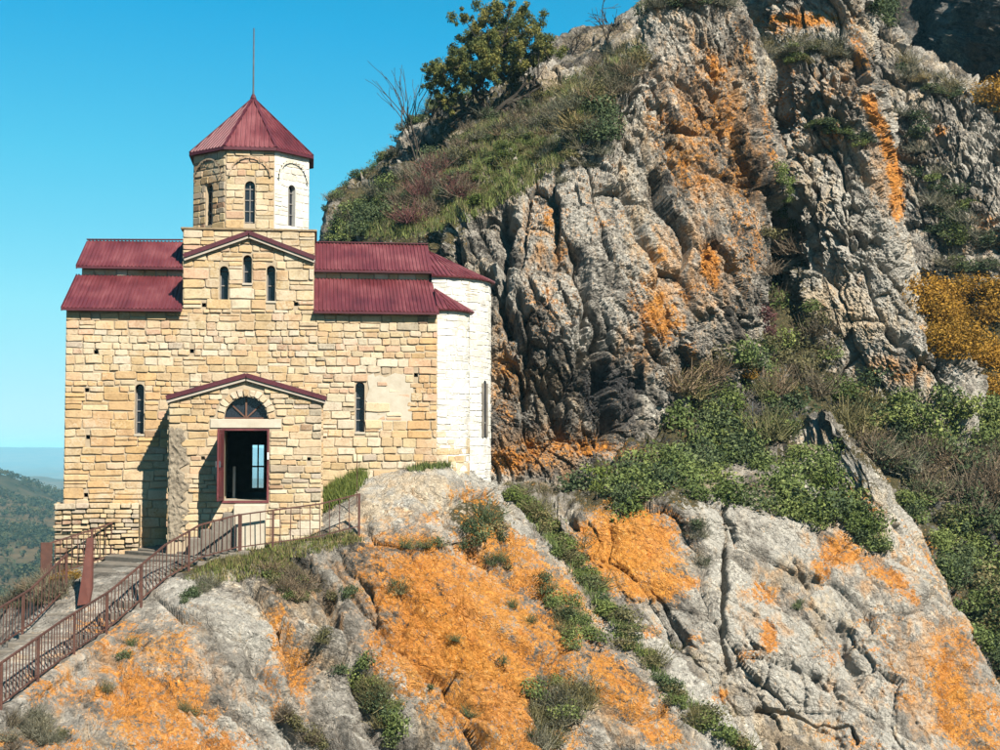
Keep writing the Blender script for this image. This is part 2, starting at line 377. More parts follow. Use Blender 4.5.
M['leaf_rust'] = leaf_material('rust_orange_leaves', (0.07, 0.028, 0.012), (0.15, 0.06, 0.02), (0.25, 0.11, 0.04))
M['straw'] = leaf_material('dry_straw_grass', (0.075, 0.062, 0.028), (0.165, 0.135, 0.065), (0.28, 0.235, 0.125))
M['leaf_tree'] = leaf_material('tree_leaves', (0.03, 0.042, 0.016), (0.085, 0.10, 0.030), (0.20, 0.17, 0.045))
M['leaf_far'] = leaf_material('far_wood_leaves', (0.014, 0.022, 0.012), (0.030, 0.042, 0.020), (0.075, 0.070, 0.030))
M['bark'] = simple('bark', (0.035, 0.028, 0.022), (0.10, 0.08, 0.06), 9, bump=0.6)
M['soil'] = simple('soil', (0.06, 0.05, 0.028), (0.14, 0.115, 0.065), 3, bump=0.6, bd=0.08)
# ------------------------------------------------------------------ rock masses (lofted, then broken up)
def catmull(A, n):
    return catmull_t(A, np.linspace(0, len(A)-1, n))
def catmull_t(A, t):
    """resample A (k, ...) along axis 0 at positions t with Catmull-Rom"""
    k = len(A); i = np.clip(np.floor(t).astype(int), 0, k-2); f = (t-i).reshape(-1, *([1]*(A.ndim-1)))
    a = A[np.clip(i-1, 0, k-1)]; b = A[i]; c = A[i+1]; d = A[np.clip(i+2, 0, k-1)]
    return 0.5*((2*b)+(-a+c)*f+(2*a-5*b+4*c-d)*f*f+(-a+3*b-3*c+d)*f**3)
def resample(G, n, m):
    if hasattr(n, '__len__'):                 # samples per interval
        k = len(G); t = np.concatenate([i+np.arange(c)/c for i, c in enumerate(n)]+[[k-1.0]]); G = catmull_t(G, t)
    else: G = catmull(G, n)
    G = G; return np.swapaxes(catmull(np.swapaxes(G, 0, 1), m), 0, 1)
def ellmask(px, py, ells):
    out = np.zeros(len(px), np.float32)
    for e in ells:
        x, y, rx, ry, rot, val = e
        c, s = math.cos(R(rot)), math.sin(R(rot)); dx, dy = px-x, py-y
        r = np.sqrt(((dx*c+dy*s)/rx)**2 + ((-dx*s+dy*c)/ry)**2)
        out = np.maximum(out, val*np.clip(1.55-r*0.95, 0, 1))
    return out
def streaks(lines):
    """polyline streaks -> chain of ellipses"""
    out = []
    for pts, w, val in lines:
        for (x0, y0), (x1, y1) in zip(pts[:-1], pts[1:]):
            L = math.hypot(x1-x0, y1-y0); out.append(((x0+x1)/2, (y0+y1)/2, L/2+w*0.5, w, math.degrees(math.atan2(y1-y0, x1-x0)), val))
    return out
def segdist(px, py, pts):
    best = np.full(len(px), 1e9, np.float32)
    for (x0, y0), (x1, y1) in zip(pts[:-1], pts[1:]):
        vx, vy = x1-x0, y1-y0; L2 = vx*vx+vy*vy
        t = np.clip(((px-x0)*vx+(py-y0)*vy)/L2, 0, 1)
        best = np.minimum(best, np.hypot(px-x0-t*vx, py-y0-t*vy))
    return best

LICHEN = [  # knoll
    (450, 600, 85, 50, 25, .8), (425, 560, 50, 25, 20, .6), (520, 560, 60, 20, 42, .75), (480, 680, 75, 55, 40, .85), (540, 640, 60, 40, 45, .65),
    (620, 690, 60, 22, 50, .62), (430, 645, 48, 50, 30, .9), (500, 725, 60, 40, 30, .75), (150, 705, 58, 42, 20, .72), (120, 640, 45, 22, 20, .5),
    (60, 690, 40, 18, 0, .45), (190, 745, 55, 20, 0, .75), (165, 660, 25, 45, 30, .45), (50, 745, 60, 18, 0, .45), (290, 655, 16, 50, -18, .5),
    (470, 495, 25, 9, 10, .5), (432, 518, 14, 9, 0, .5), (570, 600, 40, 16, 50, .6), (655, 725, 40, 20, 40, .6), (270, 690, 14, 30, -10, .45), (560, 740, 30, 20, 0, .5),
    # lower right slab
    (630, 545, 48, 36, 0, 1.0), (655, 585, 40, 14, -5, .9), (610, 580, 30, 14, 20, .7), (650, 632, 10, 8, 0, .6), (765, 592, 16, 12, 0, .6), (770, 636, 9, 16, 0, .8),
    (747, 655, 12, 8, 0, .45), (838, 552, 24, 15, 0, .75), (822, 572, 10, 14, 0, .7), (895, 582, 30, 9, 40, .75), (870, 565, 30, 10, 40, .5), (950, 700, 20, 60, -15, .75),
    (985, 725, 30, 40, 0, .6), (965, 650, 14, 30, -20, .55), (905, 690, 20, 18, 0, .40), (830, 655, 20, 12, 0, .38), (860, 500, 12, 25, -40, .55), (720, 695, 8, 8, 0, .6), (695, 640, 10, 16, -30, .4), (930, 560, 14, 40, -35, .35),
    (840, 735, 40, 14, 20, .35), (880, 640, 30, 30, 0, .32),
    # main cliff
    (710, 268, 9, 24, -8, .85), (660, 318, 20, 26, -30, .75), (640, 300, 14, 22, 0, .5), (690, 290, 16, 14, 0, .45), (700, 150, 45, 60, -15, .38), (720, 105, 22, 60, -12, .45),
    (712, 70, 8, 22, -10, .6), (545, 215, 16, 26, 0, .45), (545, 305, 26, 30, 0, .36), (570, 447, 60, 12, 0, .55), (520, 460, 40, 12, 0, .55), (505, 380, 12, 60, 0, .38), (745, 245, 20, 40, -10, .42),
    (660, 130, 12, 40, -15, .42), (683, 165, 7, 26, -10, .6), (740, 190, 10, 50, -12, .45), (600, 200, 40, 40, 0, .22), (560, 240, 14, 40, 0, .35), (635, 355, 20, 12, 0, .35), (690, 350, 14, 10, 0, .4), (660, 258, 12, 12, 0, .45),
    # upper ridge
    (800, 20, 34, 6, 0, .95), (858, 45, 9, 40, -12, .5), (790, 105, 12, 50, -10, .38), (835, 95, 40, 30, 0, .25), (941, 131, 8, 6, 0, .7), (985, 222, 14, 10, 0, .55), (890, 372, 30, 8, 0, .45),
    (835, 130, 8, 16, 0, .4), (1000, 240, 20, 14, 0, .4), (920, 330, 8, 10, 0, .35), (776, 30, 10, 6, 0, .6),
] + streaks([([(867, 96), (874, 115), (884, 135), (893, 165), (898, 190), (897, 216)], 7, 1.0), ([(735, 20), (760, 90), (775, 170)], 5, .4)])
DARKS = [  # blackish stains, plus shade painted into clefts, holes and under the overhang
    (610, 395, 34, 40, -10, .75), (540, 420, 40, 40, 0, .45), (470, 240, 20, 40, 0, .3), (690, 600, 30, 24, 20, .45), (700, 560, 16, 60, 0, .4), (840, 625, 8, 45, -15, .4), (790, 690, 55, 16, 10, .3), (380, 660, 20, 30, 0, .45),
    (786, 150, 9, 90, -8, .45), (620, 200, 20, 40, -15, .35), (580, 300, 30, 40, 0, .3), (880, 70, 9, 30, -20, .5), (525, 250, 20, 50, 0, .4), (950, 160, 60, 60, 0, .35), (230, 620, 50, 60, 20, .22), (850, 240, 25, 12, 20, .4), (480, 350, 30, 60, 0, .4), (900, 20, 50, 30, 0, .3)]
TONES = [  # paler and darker beds of the stone, -1..1
    (640, 270, 60, 60, 0, .5), (800, 620, 110, 120, 0, .55), (760, 540, 60, 60, 0, .5), (250, 680, 70, 70, 20, .35), (430, 490, 70, 30, 0, .65), (560, 190, 50, 40, 0, .6), (620, 120, 50, 60, -15, .35), (870, 300, 50, 90, -20, .45), (880, 530, 40, 90, -35, .75), (900, 710, 60, 60, 0, .4), (360, 700, 40, 60, 0, .3), (660, 60, 50, 50, 0, .3), (730, 650, 30, 80, 0, .4)]
STAINS = [(715, 130, 60, 110, -15, 0.59), (690, 270, 60, 60, -10, 0.59), (545, 250, 30, 60, 0, 0.49), (540, 450, 80, 30, 0, 0.59), (505, 380, 20, 80, 0, 0.44), (840, 110, 50, 60, 0, 0.44), (880, 160, 20, 80, -15, 0.54), (890, 370, 50, 18, 0, 0.54), (860, 560, 70, 40, 30, 0.49), (940, 680, 50, 80, -10, 0.59), (440, 600, 130, 90, 20, 0.54), (140, 680, 110, 60, 10, 0.54), (290, 650, 20, 60, -15, 0.54), (620, 560, 60, 50, 0, 0.54), (770, 610, 40, 50, 0, 0.44), (640, 350, 40, 30, 0, 0.44), (620, 700, 60, 40, 45, 0.49), (800, 20, 60, 14, 0, 0.54), (850, 700, 60, 40, 0, 0.39), (590, 200, 60, 60, 0, 0.24), (850, 300, 40, 60, 0, 0.24), (960, 230, 50, 60, 0, 0.24), (640, 230, 60, 60, 0, 0.24), (560, 350, 50, 60, 0, 0.24)]
VEGS = [  # soil and moss between the stones
    (800, 45, 50, 16, 0, .75), (840, 130, 34, 11, 25, .85), (560, 165, 70, 40, -35, .35), (600, 120, 20, 30, 0, .5), (610, 40, 40, 30, -30, .5), (480, 150, 120, 70, -35, .7), (400, 220, 90, 60, -35, .9),
    (480, 520, 34, 30, 0, .7), (455, 545, 40, 10, 0, .6), (300, 575, 45, 20, 25, .7), (230, 560, 60, 10, -10, .7), (380, 700, 30, 45, -35, .55), (560, 620, 30, 30, 45, .45), (570, 690, 40, 40, 40, .5), (640, 500, 90, 20, 0, .6), (780, 500, 100, 20, 10, .5),
    (930, 80, 60, 14, 25, .55), (960, 200, 60, 60, 0, .42), (920, 150, 20, 50, -25, .5), (700, 540, 10, 50, 0, .4), (790, 270, 30, 60, 0, .6), (560, 490, 60, 14, 0, .5), (760, 110, 14, 40, 0, .2), (30, 735, 60, 30, 0, .3), (900, 440, 80, 80, 0, .6)]

ZB_W, ZB_H = 520, 400                     # 2.2-pixel buffer over px -60..1084, py -60..820
ZB = np.full((ZB_H, ZB_W), 1e9, np.float32); ZBP = np.zeros((ZB_H, ZB_W, 3), np.float32); ZBN = np.zeros((ZB_H, ZB_W, 3), np.float32)
def zb_index(px, py):
    return ((np.asarray(px)+60)/2.2).astype(int), ((np.asarray(py)+60)/2.2).astype(int)
def zb_add(V, N):
    px, py, d = PROJ(V); ix, iy = zb_index(px, py)
    ok = (d > 5) & (ix >= 0) & (ix < ZB_W) & (iy >= 0) & (iy < ZB_H)
    ix, iy, d, V, N = ix[ok], iy[ok], d[ok], V[ok], N[ok]
    o = np.argsort(-d); ix, iy, d, V, N = ix[o], iy[o], d[o], V[o], N[o]
    m = d < ZB[iy, ix]; ix, iy, d, V, N = ix[m], iy[m], d[m], V[m], N[m]
    ZB[iy, ix] = d; ZBP[iy, ix] = V; ZBN[iy, ix] = N
def normals(V3):
    du = np.gradient(V3, axis=1); dv = np.gradient(V3, axis=0)
    n = np.cross(dv, du); n /= (np.linalg.norm(n, axis=2, keepdims=True)+1e-9); return n
SURF = []
def mass(name, rows, n, m, mat, amp=1.0, rowamp=None, lean=(0.0, 0.0), veg=0.0, cracks=(), kind='structure', tone=0.0, scale=1.0, blocks=1.0, smooth=True, flip=False, world_rows=None, grain=1.0, flute=0.12):
    G = np.array([[P(*c) for c in r] for r in rows]) if world_rows is None else np.array(world_rows)
    V3 = resample(G, n, m); N3 = normals(V3)
    if flip: N3 = -N3
    # normals must look at the camera in the middle of the sheet
    A = np.ones(len(rows)) if rowamp is None else np.array(rowamp, float)
    if A.ndim == 1: A = A[:, None]*np.ones((1, len(rows[0])))
    A = resample(A, n, m).clip(0).ravel().astype(np.float32); n = V3.shape[0]
    V = V3.reshape(-1, 3); N = N3.reshape(-1, 3)
    # lean the beds: shear the sample space so blocks stretch along the bedding
    S = V.copy(); S[:, 0] += S[:, 2]*lean[0]; S[:, 1] += S[:, 2]*lean[1]
    S = S/scale
    W = S + 0.20*np.stack([perlin(S*0.9), perlin(S*0.9+31), perlin(S*0.9+57)], 1)
    big = fbm(S*np.array([0.20, 0.20, 0.11]), 3)*0.7
    f1, h1 = facets(W*np.array([0.42, 0.42, 0.17]), 1.5)
    f2, h2 = facets(W*np.array([1.05, 1.05, 0.52])+11, 1.6)
    f3, h3 = facets(W*np.array([2.5, 2.5, 1.5])+23, 1.5)
    f4, _ = facets(W*np.array([6.2, 6.2, 4.6])+41, 1.4)
    rg = (ridged(W*np.array([1.0, 1.0, 0.3])+5, 3, 0.55)-0.9)*flute
    sm = fbm(S*6.0, 2, 0.8)*0.05
    wgt = np.clip(0.60+1.4*perlin(S*np.array([0.16, 0.16, 0.12])+77), 0.30, 1.25)      # rough and smoother beds
    D = A*amp*scale*(big + blocks*(f1*0.75+wgt*(f2*0.42+f3*0.17)+f4*0.06*grain) + wgt*rg + sm*grain)
    block_tone = (_rand[(h1*5+2) & 255, 0]-.5)*0.5 + (_rand[(h2*5+7) & 255, 1]-.5)*0.75 + (_rand[(h3*5+9) & 255, 2]-.5)*0.55   # every block its own shade
    px, py, d = PROJ(V)
    for pts, w, dep in cracks:
        wob = perlin(V*0.9)*5.0 + perlin(V*2.7+9)*3.0; wid = w*(0.45+0.9*np.clip(perlin(V*0.8+40)+.45, 0, 1))
        D -= dep*np.exp(-((segdist(px+wob, py+wob*0.5, pts))/wid)**2)
    V = V + N*D[:, None]
    V3 = V.reshape(n, m, 3); N3 = normals(V3); N3 = -N3 if flip else N3
    px, py, d = PROJ(V)
    me = grid_mesh(name, V, n, m, smooth)
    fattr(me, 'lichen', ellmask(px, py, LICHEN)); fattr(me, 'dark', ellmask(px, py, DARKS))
    tn = ellmask(px, py, TONES) + tone + block_tone; fattr(me, 'stain', ellmask(px, py, STAINS)); fattr(me, 'tone', tn)
    up = N3.reshape(-1, 3)[:, 2]
    fattr(me, 'veg', np.maximum(ellmask(px, py, VEGS), veg) * np.clip(0.55+0.7*up, 0.2, 1.1))
    if flip is False and False: pass
    me.materials.append(mat)
    o = bpy.data.objects.new(name, me); link(o); o['kind'] = kind
    zb_add(V, N3.reshape(-1, 3)); SURF.append(o)
    return o
T0 = time.time()
# --- the knoll that carries the church and the path
def sh(c, dx, dz=0.0, dd=0.0):
    """shift a control point by metres: sideways, up, deeper"""
    p = P(*c) + RGT*dx + np.array([0, 0, dz]) + FWD*dd
    x, y, d = PROJ(p[None, :]); return (float(x[0]), float(y[0]), float(d[0]))
EDGE = [(-200, 850, 26), (-80, 768, 29), (0, 710, 32), (60, 665, 34.5), (110, 631, 37), (165, 583, 39), (210, 559, 40.3), (250, 551, 41), (310, 543, 41.3), (365, 532, 41.5), (430, 505, 42.5), (482, 502, 45.0), (506, 506, 47.5), (518, 520, 53)]
FAR = [sh(EDGE[0], -1.9), sh(EDGE[1], -1.9), sh(EDGE[2], -1.9), sh(EDGE[3], -1.9), sh(EDGE[4], -2.0), sh(EDGE[5], -2.3), (50, 578, 42.0), (142, 549, 44.6), (262, 538, 45.0), (337, 481, 45.0), (425, 467, 44.9), (472, 474, 46.6), (497, 486, 49), (512, 500, 54)]
B1 = [sh(c, -1.5, -1.2, 0.4) for c in FAR[:6]] + [sh(FAR[6], -1.2, -0.8, 1.0), sh(FAR[7], -1.0, -0.6, 4), (262, 535, 50), (337, 492, 50), (425, 480, 50), (472, 485, 51.5), (497, 500, 54), (512, 520, 58)]
B2 = [sh(c, -3.0, -4.5, 1.0) for c in B1[:6]] + [sh(B1[6], -2.5, -4.5, 2), sh(B1[7], -3.0, -3.5, 4), (240, 560, 56), (320, 530, 56), (420, 510, 56), (472, 520, 57), (500, 540, 59), (515, 570, 62)]
B3 = [sh(c, -5.0, -16, 2.0) for c in B1[:6]] + [sh(B1[6], -5, -16, 4), sh(B1[7], -5, -16, 8), (240, 900, 62), (320, 900, 62), (420, 900, 62), (472, 900, 62), (500, 900, 63), (515, 900, 66)]
K_ROWS = [B3, B2, B1, FAR, EDGE,
  [(-200, 885, 25.5), (-80, 795, 28.5), (0, 735, 31.5), (60, 690, 34), (112, 650, 36.4), (170, 606, 38.0), (215, 584, 39.2), (260, 574, 39.9), (320, 566, 40.3), (375, 553, 40.7), (440, 537, 41.3), (500, 527, 43.8), (530, 529, 46.3), (542, 537, 51)],
  [(-200, 950, 24), (-80, 860, 27), (0, 795, 30), (60, 725, 33), (120, 684, 35), (180, 644, 36.5), (230, 624, 37.8), (280, 614, 38.5), (340, 604, 39.2), (400, 594, 39.6), (460, 575, 41), (520, 563, 43), (553, 554, 45.2), (566, 560, 49)],
  [(-200, 1050, 22), (-60, 900, 26), (20, 840, 28.5), (80, 790, 31), (140, 752, 33), (200, 742, 34.2), (270, 736, 35), (340, 736, 35.8), (420, 736, 36.6), (500, 731, 37.5), (580, 722, 39), (650, 717, 40.3), (708, 722, 41.3), (724, 737, 45)],
  [(-200, 1250, 20), (-60, 1150, 23.5), (20, 1100, 25.5), (80, 1080, 27.5), (140, 1060, 29), (200, 1050, 30), (270, 1040, 31), (340, 1040, 31.8), (420, 1040, 32.6), (500, 1030, 33.5), (600, 1020, 34.5), (700, 1010, 35.5), (790, 1000, 36.5), (830, 1020, 40)]]
KA = np.array([1, 0.6, 0.25, 0.03, 0.12, 0.6, 0.9, 1.0, 1.0])[:, None]*np.ones((1, 14))
KA[3:5, 10:] = 0.55; KA[4, 9] = 0.25; KA[5, 3:8] = 0.2; KA[6, 4:7] = 0.65
mass('knoll_rock', K_ROWS, [15, 15, 25, 50, 60, 110, 200, 50], 580, M['rock_pale'], amp=0.55, rowamp=KA, lean=(0.65, 0.1), tone=0.0, blocks=1.0, grain=1.2,
     cracks=[([(505, 488), (455, 500), (452, 520)], 5, 0.25), ([(330, 600), (350, 660), (372, 720), (400, 760)], 9, 0.5), ([(250, 650), (290, 720), (320, 760)], 6, 0.4), ([(300, 560), (330, 600), (345, 640)], 6, 0.3), ([(570, 640), (545, 700), (560, 760)], 8, 0.35)])
# --- grey slab and rib right of the gully
R_ROWS = [
  [(470, 460, 62), (540, 455, 60), (600, 450, 60), (700, 440, 62), (780, 428, 62), (818, 410, 60), (826, 414, 60.5), (823, 430, 72)],
  [(480, 500, 54), (540, 502, 52.3), (600, 508, 51.6), (690, 494, 52.2), (780, 503, 53), (848, 512, 53.5), (874, 470, 55.0), (869, 480, 62)],
  [(500, 545, 52.0), (560, 548, 50.6), (620, 545, 50.2), (705, 540, 50.8), (790, 545, 51.4), (866, 548, 52), (908, 530, 54.8), (905, 535, 60)],
  [(520, 600, 50.5), (575, 602, 49.2), (650, 600, 48.9), (722, 602, 49.3), (805, 600, 49.8), (884, 597, 50.4), (948, 592, 53), (945, 600, 58)],
  [(560, 680, 48.5), (620, 682, 47.8), (690, 680, 47.6), (760, 680, 47.8), (840, 678, 47.8), (915, 672, 48), (988, 668, 50.8), (985, 680, 56)],
  [(600, 760, 46.8), (660, 762, 46.2), (730, 760, 46.2), (800, 760, 46.2), (880, 758, 46), (955, 752, 46), (1035, 748, 48.8), (1032, 762, 54)],
  [(600, 1000, 41), (680, 1000, 41), (760, 1000, 41), (840, 1000, 41), (930, 1000, 41), (1020, 990, 41), (1120, 980, 43), (1117, 1000, 48)]]
mass('slab_rock', R_ROWS, [15, 70, 80, 110, 110, 50], 520, M['rock_pale'], amp=0.40, lean=(0.55, 0.1), tone=-0.05, blocks=0.8, grain=1.2,
     cracks=[([(724, 505), (727, 545), (722, 580), (720, 640), (727, 665)], 2.0, 1.0), ([(760, 708), (790, 712), (815, 725), (850, 728), (855, 745)], 1.8, 0.7), ([(655, 590), (672, 618), (684, 640), (688, 668)], 2.5, 0.35), ([(955, 600), (962, 650), (978, 690)], 3, 0.5), ([(840, 615), (848, 660), (858, 680)], 6, 0.35), ([(565, 505), (575, 530)], 6, 0.6), ([(795, 560), (808, 580)], 3, 0.35), ([(930, 600), (945, 660), (950, 720)], 4, 0.35)])
# --- vegetated slope between the slab and the cliffs
V_ROWS = [
  [(500, 400, 70), (560, 400, 68), (640, 360, 70), (720, 310, 74), (785, 215, 80), (880, 320, 80), (940, 310, 84), (1040, 280, 88), (1160, 280, 88)],
  [(500, 470, 60), (560, 462, 58), (640, 432, 58.6), (720, 386, 61.8), (800, 325, 69.5), (880, 385, 72), (950, 395, 74), (1040, 390, 74), (1160, 390, 72)],
  [(500, 495, 56), (560, 486, 55.5), (640, 465, 56.6), (720, 440, 58.8), (800, 410, 62.5), (870, 432, 65), (940, 460, 66), (1020, 480, 66), (1160, 480, 64)],
  [(500, 515, 54), (560, 508, 53.5), (640, 494, 54.5), (720, 485, 56), (800, 484, 58.5), (870, 495, 61), (930, 530, 62.5), (1000, 560, 62), (1160, 560, 60)],
  [(500, 580, 53.5), (560, 575, 54), (640, 575, 54.5), (720, 575, 56), (800, 575, 57.5), (880, 580, 59), (940, 612, 59.5), (1010, 660, 58), (1160, 660, 56)],
  [(500, 800, 51), (560, 800, 52), (640, 800, 53), (720, 800, 54), (800, 800, 55), (880, 800, 56), (960, 800, 55), (1060, 800, 53), (1200, 800, 51)],
  [(500, 1100, 49), (560, 1100, 50), (640, 1100, 51), (720, 1100, 52), (800, 1100, 53), (880, 1100, 53), (960, 1100, 52), (1080, 1100, 50), (1250, 1100, 48)]]
mass('vegetated_slope', V_ROWS, [15, 50, 50, 50, 40, 10], 240, M['rock_dark'], amp=0.6, lean=(0.3, 0.1), veg=0.75, kind='structure')
# --- main cliff behind the apse
C_ROWS = [
  [(400, 330, 90), (430, 320, 92), (500, 300, 94), (560, 260, 95), (620, 200, 96), (655, 150, 97), (700, 120, 98), (740, 110, 98), (775, 130, 98), (772, 180, 100)],
  [(425, 245, 76), (440, 232, 72), (500, 192, 72), (560, 138, 74), (620, 62, 78), (655, 14, 80), (700, -4, 81), (738, 8, 81), (770, 70, 82), (767, 120, 86)],
  [(430, 262, 72), (446, 255, 66), (500, 235, 66), (565, 185, 67.5), (628, 120, 71), (668, 85, 74), (708, 78, 75.5), (738, 85, 76.5), (768, 120, 78), (765, 160, 82)],
  [(432, 300, 69), (448, 296, 62), (500, 290, 62), (570, 255, 63.3), (640, 215, 66), (682, 190, 69), (718, 180, 71), (745, 185, 72.5), (770, 210, 74), (767, 230, 80)],
  [(434, 350, 67), (450, 350, 58.6), (505, 352, 58.8), (574, 335, 59.8), (642, 312, 62), (690, 292, 64.5), (720, 284, 66.5), (747, 290, 68.5), (768, 300, 70.5), (765, 310, 76)],
  [(436, 420, 65), (450, 420, 56.6), (507, 420, 56.8), (572, 412, 57.4), (634, 395, 59.6), (672, 378, 62), (704, 366, 64.5), (732, 364, 67), (752, 370, 69), (749, 380, 74)],
  [(440, 480, 63), (452, 482, 55.4), (508, 478, 55.4), (572, 474, 55.8), (625, 450, 57.8), (655, 432, 60), (684, 420, 62.5), (712, 412, 65), (735, 410, 67), (732, 420, 72)],
  [(440, 700, 60), (452, 700, 53.5), (508, 700, 53.5), (572, 680, 54.5), (625, 640, 56.5), (655, 600, 58.5), (684, 580, 61), (712, 570, 63), (735, 560, 65), (732, 560, 70)]]
def steepen(rows, ref, k, lat=1.0, d0=55.5):
    """stand a face up: pull each column's depths towards its reference row, and turn the face squarer to us"""
    out = []
    for r in rows:
        o = []
        for c, q in zip(r, rows[ref]):
            dq = d0+(q[2]-d0)*lat; o.append((c[0], c[1], dq+(c[2]-q[2])*k))
        out.append(o)
    return out
C_ROWS = steepen(C_ROWS, 6, 0.5, 0.6)
mass('cliff_rock', C_ROWS, [20, 80, 90, 110, 100, 80, 30], 480, M['rock'], amp=0.86, scale=0.75, grain=1.2, flute=0.14, smooth=False, lean=(0.36, 0.05), rowamp=[1, 1, 1, 1, 1, 1, .9, .8],
     cracks=[([(452, 205), (456, 250), (462, 300)], 6, 1.2), ([(505, 210), (503, 250), (505, 300), (512, 330)], 5, 1.3), ([(600, 345), (606, 385), (612, 420), (618, 440)], 9, 1.4), ([(640, 70), (630, 95), (618, 108)], 5, 1.1), ([(520, 300), (530, 340), (525, 400)], 5, 0.8), ([(575, 250), (585, 300), (580, 360)], 5, .7), ([(660, 60), (668, 130), (690, 200), (705, 250)], 4, .7), ([(735, 60), (748, 130), (762, 200)], 4, .8), ([(625, 185), (640, 230), (655, 260)], 5, .7), ([(560, 130), (555, 190), (560, 240)], 4, .7), ([(545, 380), (560, 430)], 6, .7)])
# --- upper ridge with the orange streak
D_ROWS = [
  [(690, -150, 100), (765, -150, 95), (800, -150, 94), (840, -150, 93), (872, -150, 95), (869, -150, 105)],
  [(697, -40, 94), (765, -40, 87), (800, -38, 85), (842, -38, 84), (872, -36, 86), (869, -20, 96)],
  [(713, 40, 89), (778, 30, 83), (806, 28, 82), (842, 26, 81), (870, 30, 83), (867, 50, 92)],
  [(741, 62, 86), (782, 62, 80), (808, 58, 77.5), (846, 58, 77.5), (874, 64, 80), (871, 75, 90)],
  [(766, 150, 84), (790, 150, 77), (818, 150, 74.5), (852, 150, 74), (886, 150, 76.5), (883, 155, 87)],
  [(772, 240, 81), (796, 245, 74), (824, 250, 71.5), (866, 250, 70.8), (904, 248, 73), (901, 252, 83)],
  [(778, 310, 79), (804, 322, 71.5), (842, 326, 69.5), (888, 328, 68.8), (922, 320, 70.5), (919, 325, 79)],
  [(792, 380, 77), (826, 390, 69.5), (868, 396, 67.8), (916, 392, 67), (968, 382, 68), (965, 392, 75)],
  [(792, 560, 74), (826, 560, 67), (868, 560, 65.5), (916, 560, 65), (985, 560, 65.5), (982, 560, 72)]]
D_ROWS = [[(r[0][0], r[0][1], r[2][2]+9), (r[1][0], r[1][1], r[2][2]+1.0)]+r[2:] for r in D_ROWS]
D_ROWS = steepen(D_ROWS, 7, 0.55)
mass('ridge_rock', D_ROWS, [10, 70, 40, 90, 90, 80, 60, 20], 240, M['rock'], amp=0.86, scale=0.75, grain=1.2, flute=0.13, smooth=False, lean=(0.36, 0.05), tone=0.35,
     cracks=[([(838, 235), (850, 250), (862, 246)], 4, .7), ([(888, 335), (895, 345), (905, 342)], 4, .7), ([(874, 70), (880, 95), (900, 110)], 5, .9), ([(820, 60), (826, 120), (845, 190)], 4, .6), ([(940, 350), (938, 370)], 4, .7), ([(925, 275), (922, 300)], 4, .5)])
# --- right flank behind the ridge
E_ROWS = [
  [(845, 60, 125), (890, 80, 125), (930, 100, 125), (1000, 130, 125), (1080, 160, 125), (1180, 190, 125)],
  [(850, -14, 104), (905, 38, 103), (935, 64, 102), (1000, 92, 100), (1080, 130, 98), (1180, 170, 96)],
  [(862, 90, 98), (910, 110, 97), (945, 120, 96), (1000, 140, 94), (1080, 170, 92), (1180, 210, 90)],
  [(880, 200, 92), (920, 205, 91), (955, 210, 90), (1005, 215, 88), (1080, 230, 86), (1180, 250, 84)],
  [(900, 320, 86), (930, 320, 85), (965, 315, 84), (1010, 310, 82), (1080, 310, 80), (1180, 320, 78)],
  [(900, 480, 80), (930, 480, 79), (965, 480, 78), (1010, 480, 77), (1080, 480, 75), (1180, 480, 73)]]
E_ROWS = steepen(E_ROWS, 4, 0.7)
mass('flank_rock', E_ROWS, [8, 70, 80, 80, 25], 260, M['rock'], amp=0.85, scale=0.8, smooth=False, lean=(0.36, 0.05), tone=0.1)
# --- the far wall at upper right: a lit face, then a buttress that turns its shaded side to us
F_ROWS = [
  [(800, -260, 150), (850, -260, 140), (905, -260, 138), (945, -260, 138), (965, -60, 136), (1000, -50, 134), (1060, -45, 132), (1200, -45, 130)],
  [(800, -60, 146), (850, -60, 135), (905, -60, 134), (948, -60, 134), (966, -18, 122), (996, -14, 110), (1060, -10, 104), (1200, -10, 102)],
  [(800, 30, 142), (850, 30, 131), (895, 30, 129), (942, 30, 130), (962, 30, 118), (996, 30, 106), (1060, 30, 98), (1200, 30, 97)],
  [(800, 100, 138), (850, 100, 127), (890, 100, 125), (925, 100, 126), (952, 100, 114), (1000, 100, 104), (1070, 100, 97), (1200, 100, 96)],
  [(800, 300, 132), (850, 300, 122), (890, 300, 120), (925, 300, 120), (955, 300, 110), (1010, 300, 101), (1080, 300, 95), (1200, 300, 94)]]
mass('far_wall_rock', F_ROWS, [10, 70, 70, 15], 240, M['rock_dark'], amp=1.0, lean=(0.2, 0.0), scale=1.3)
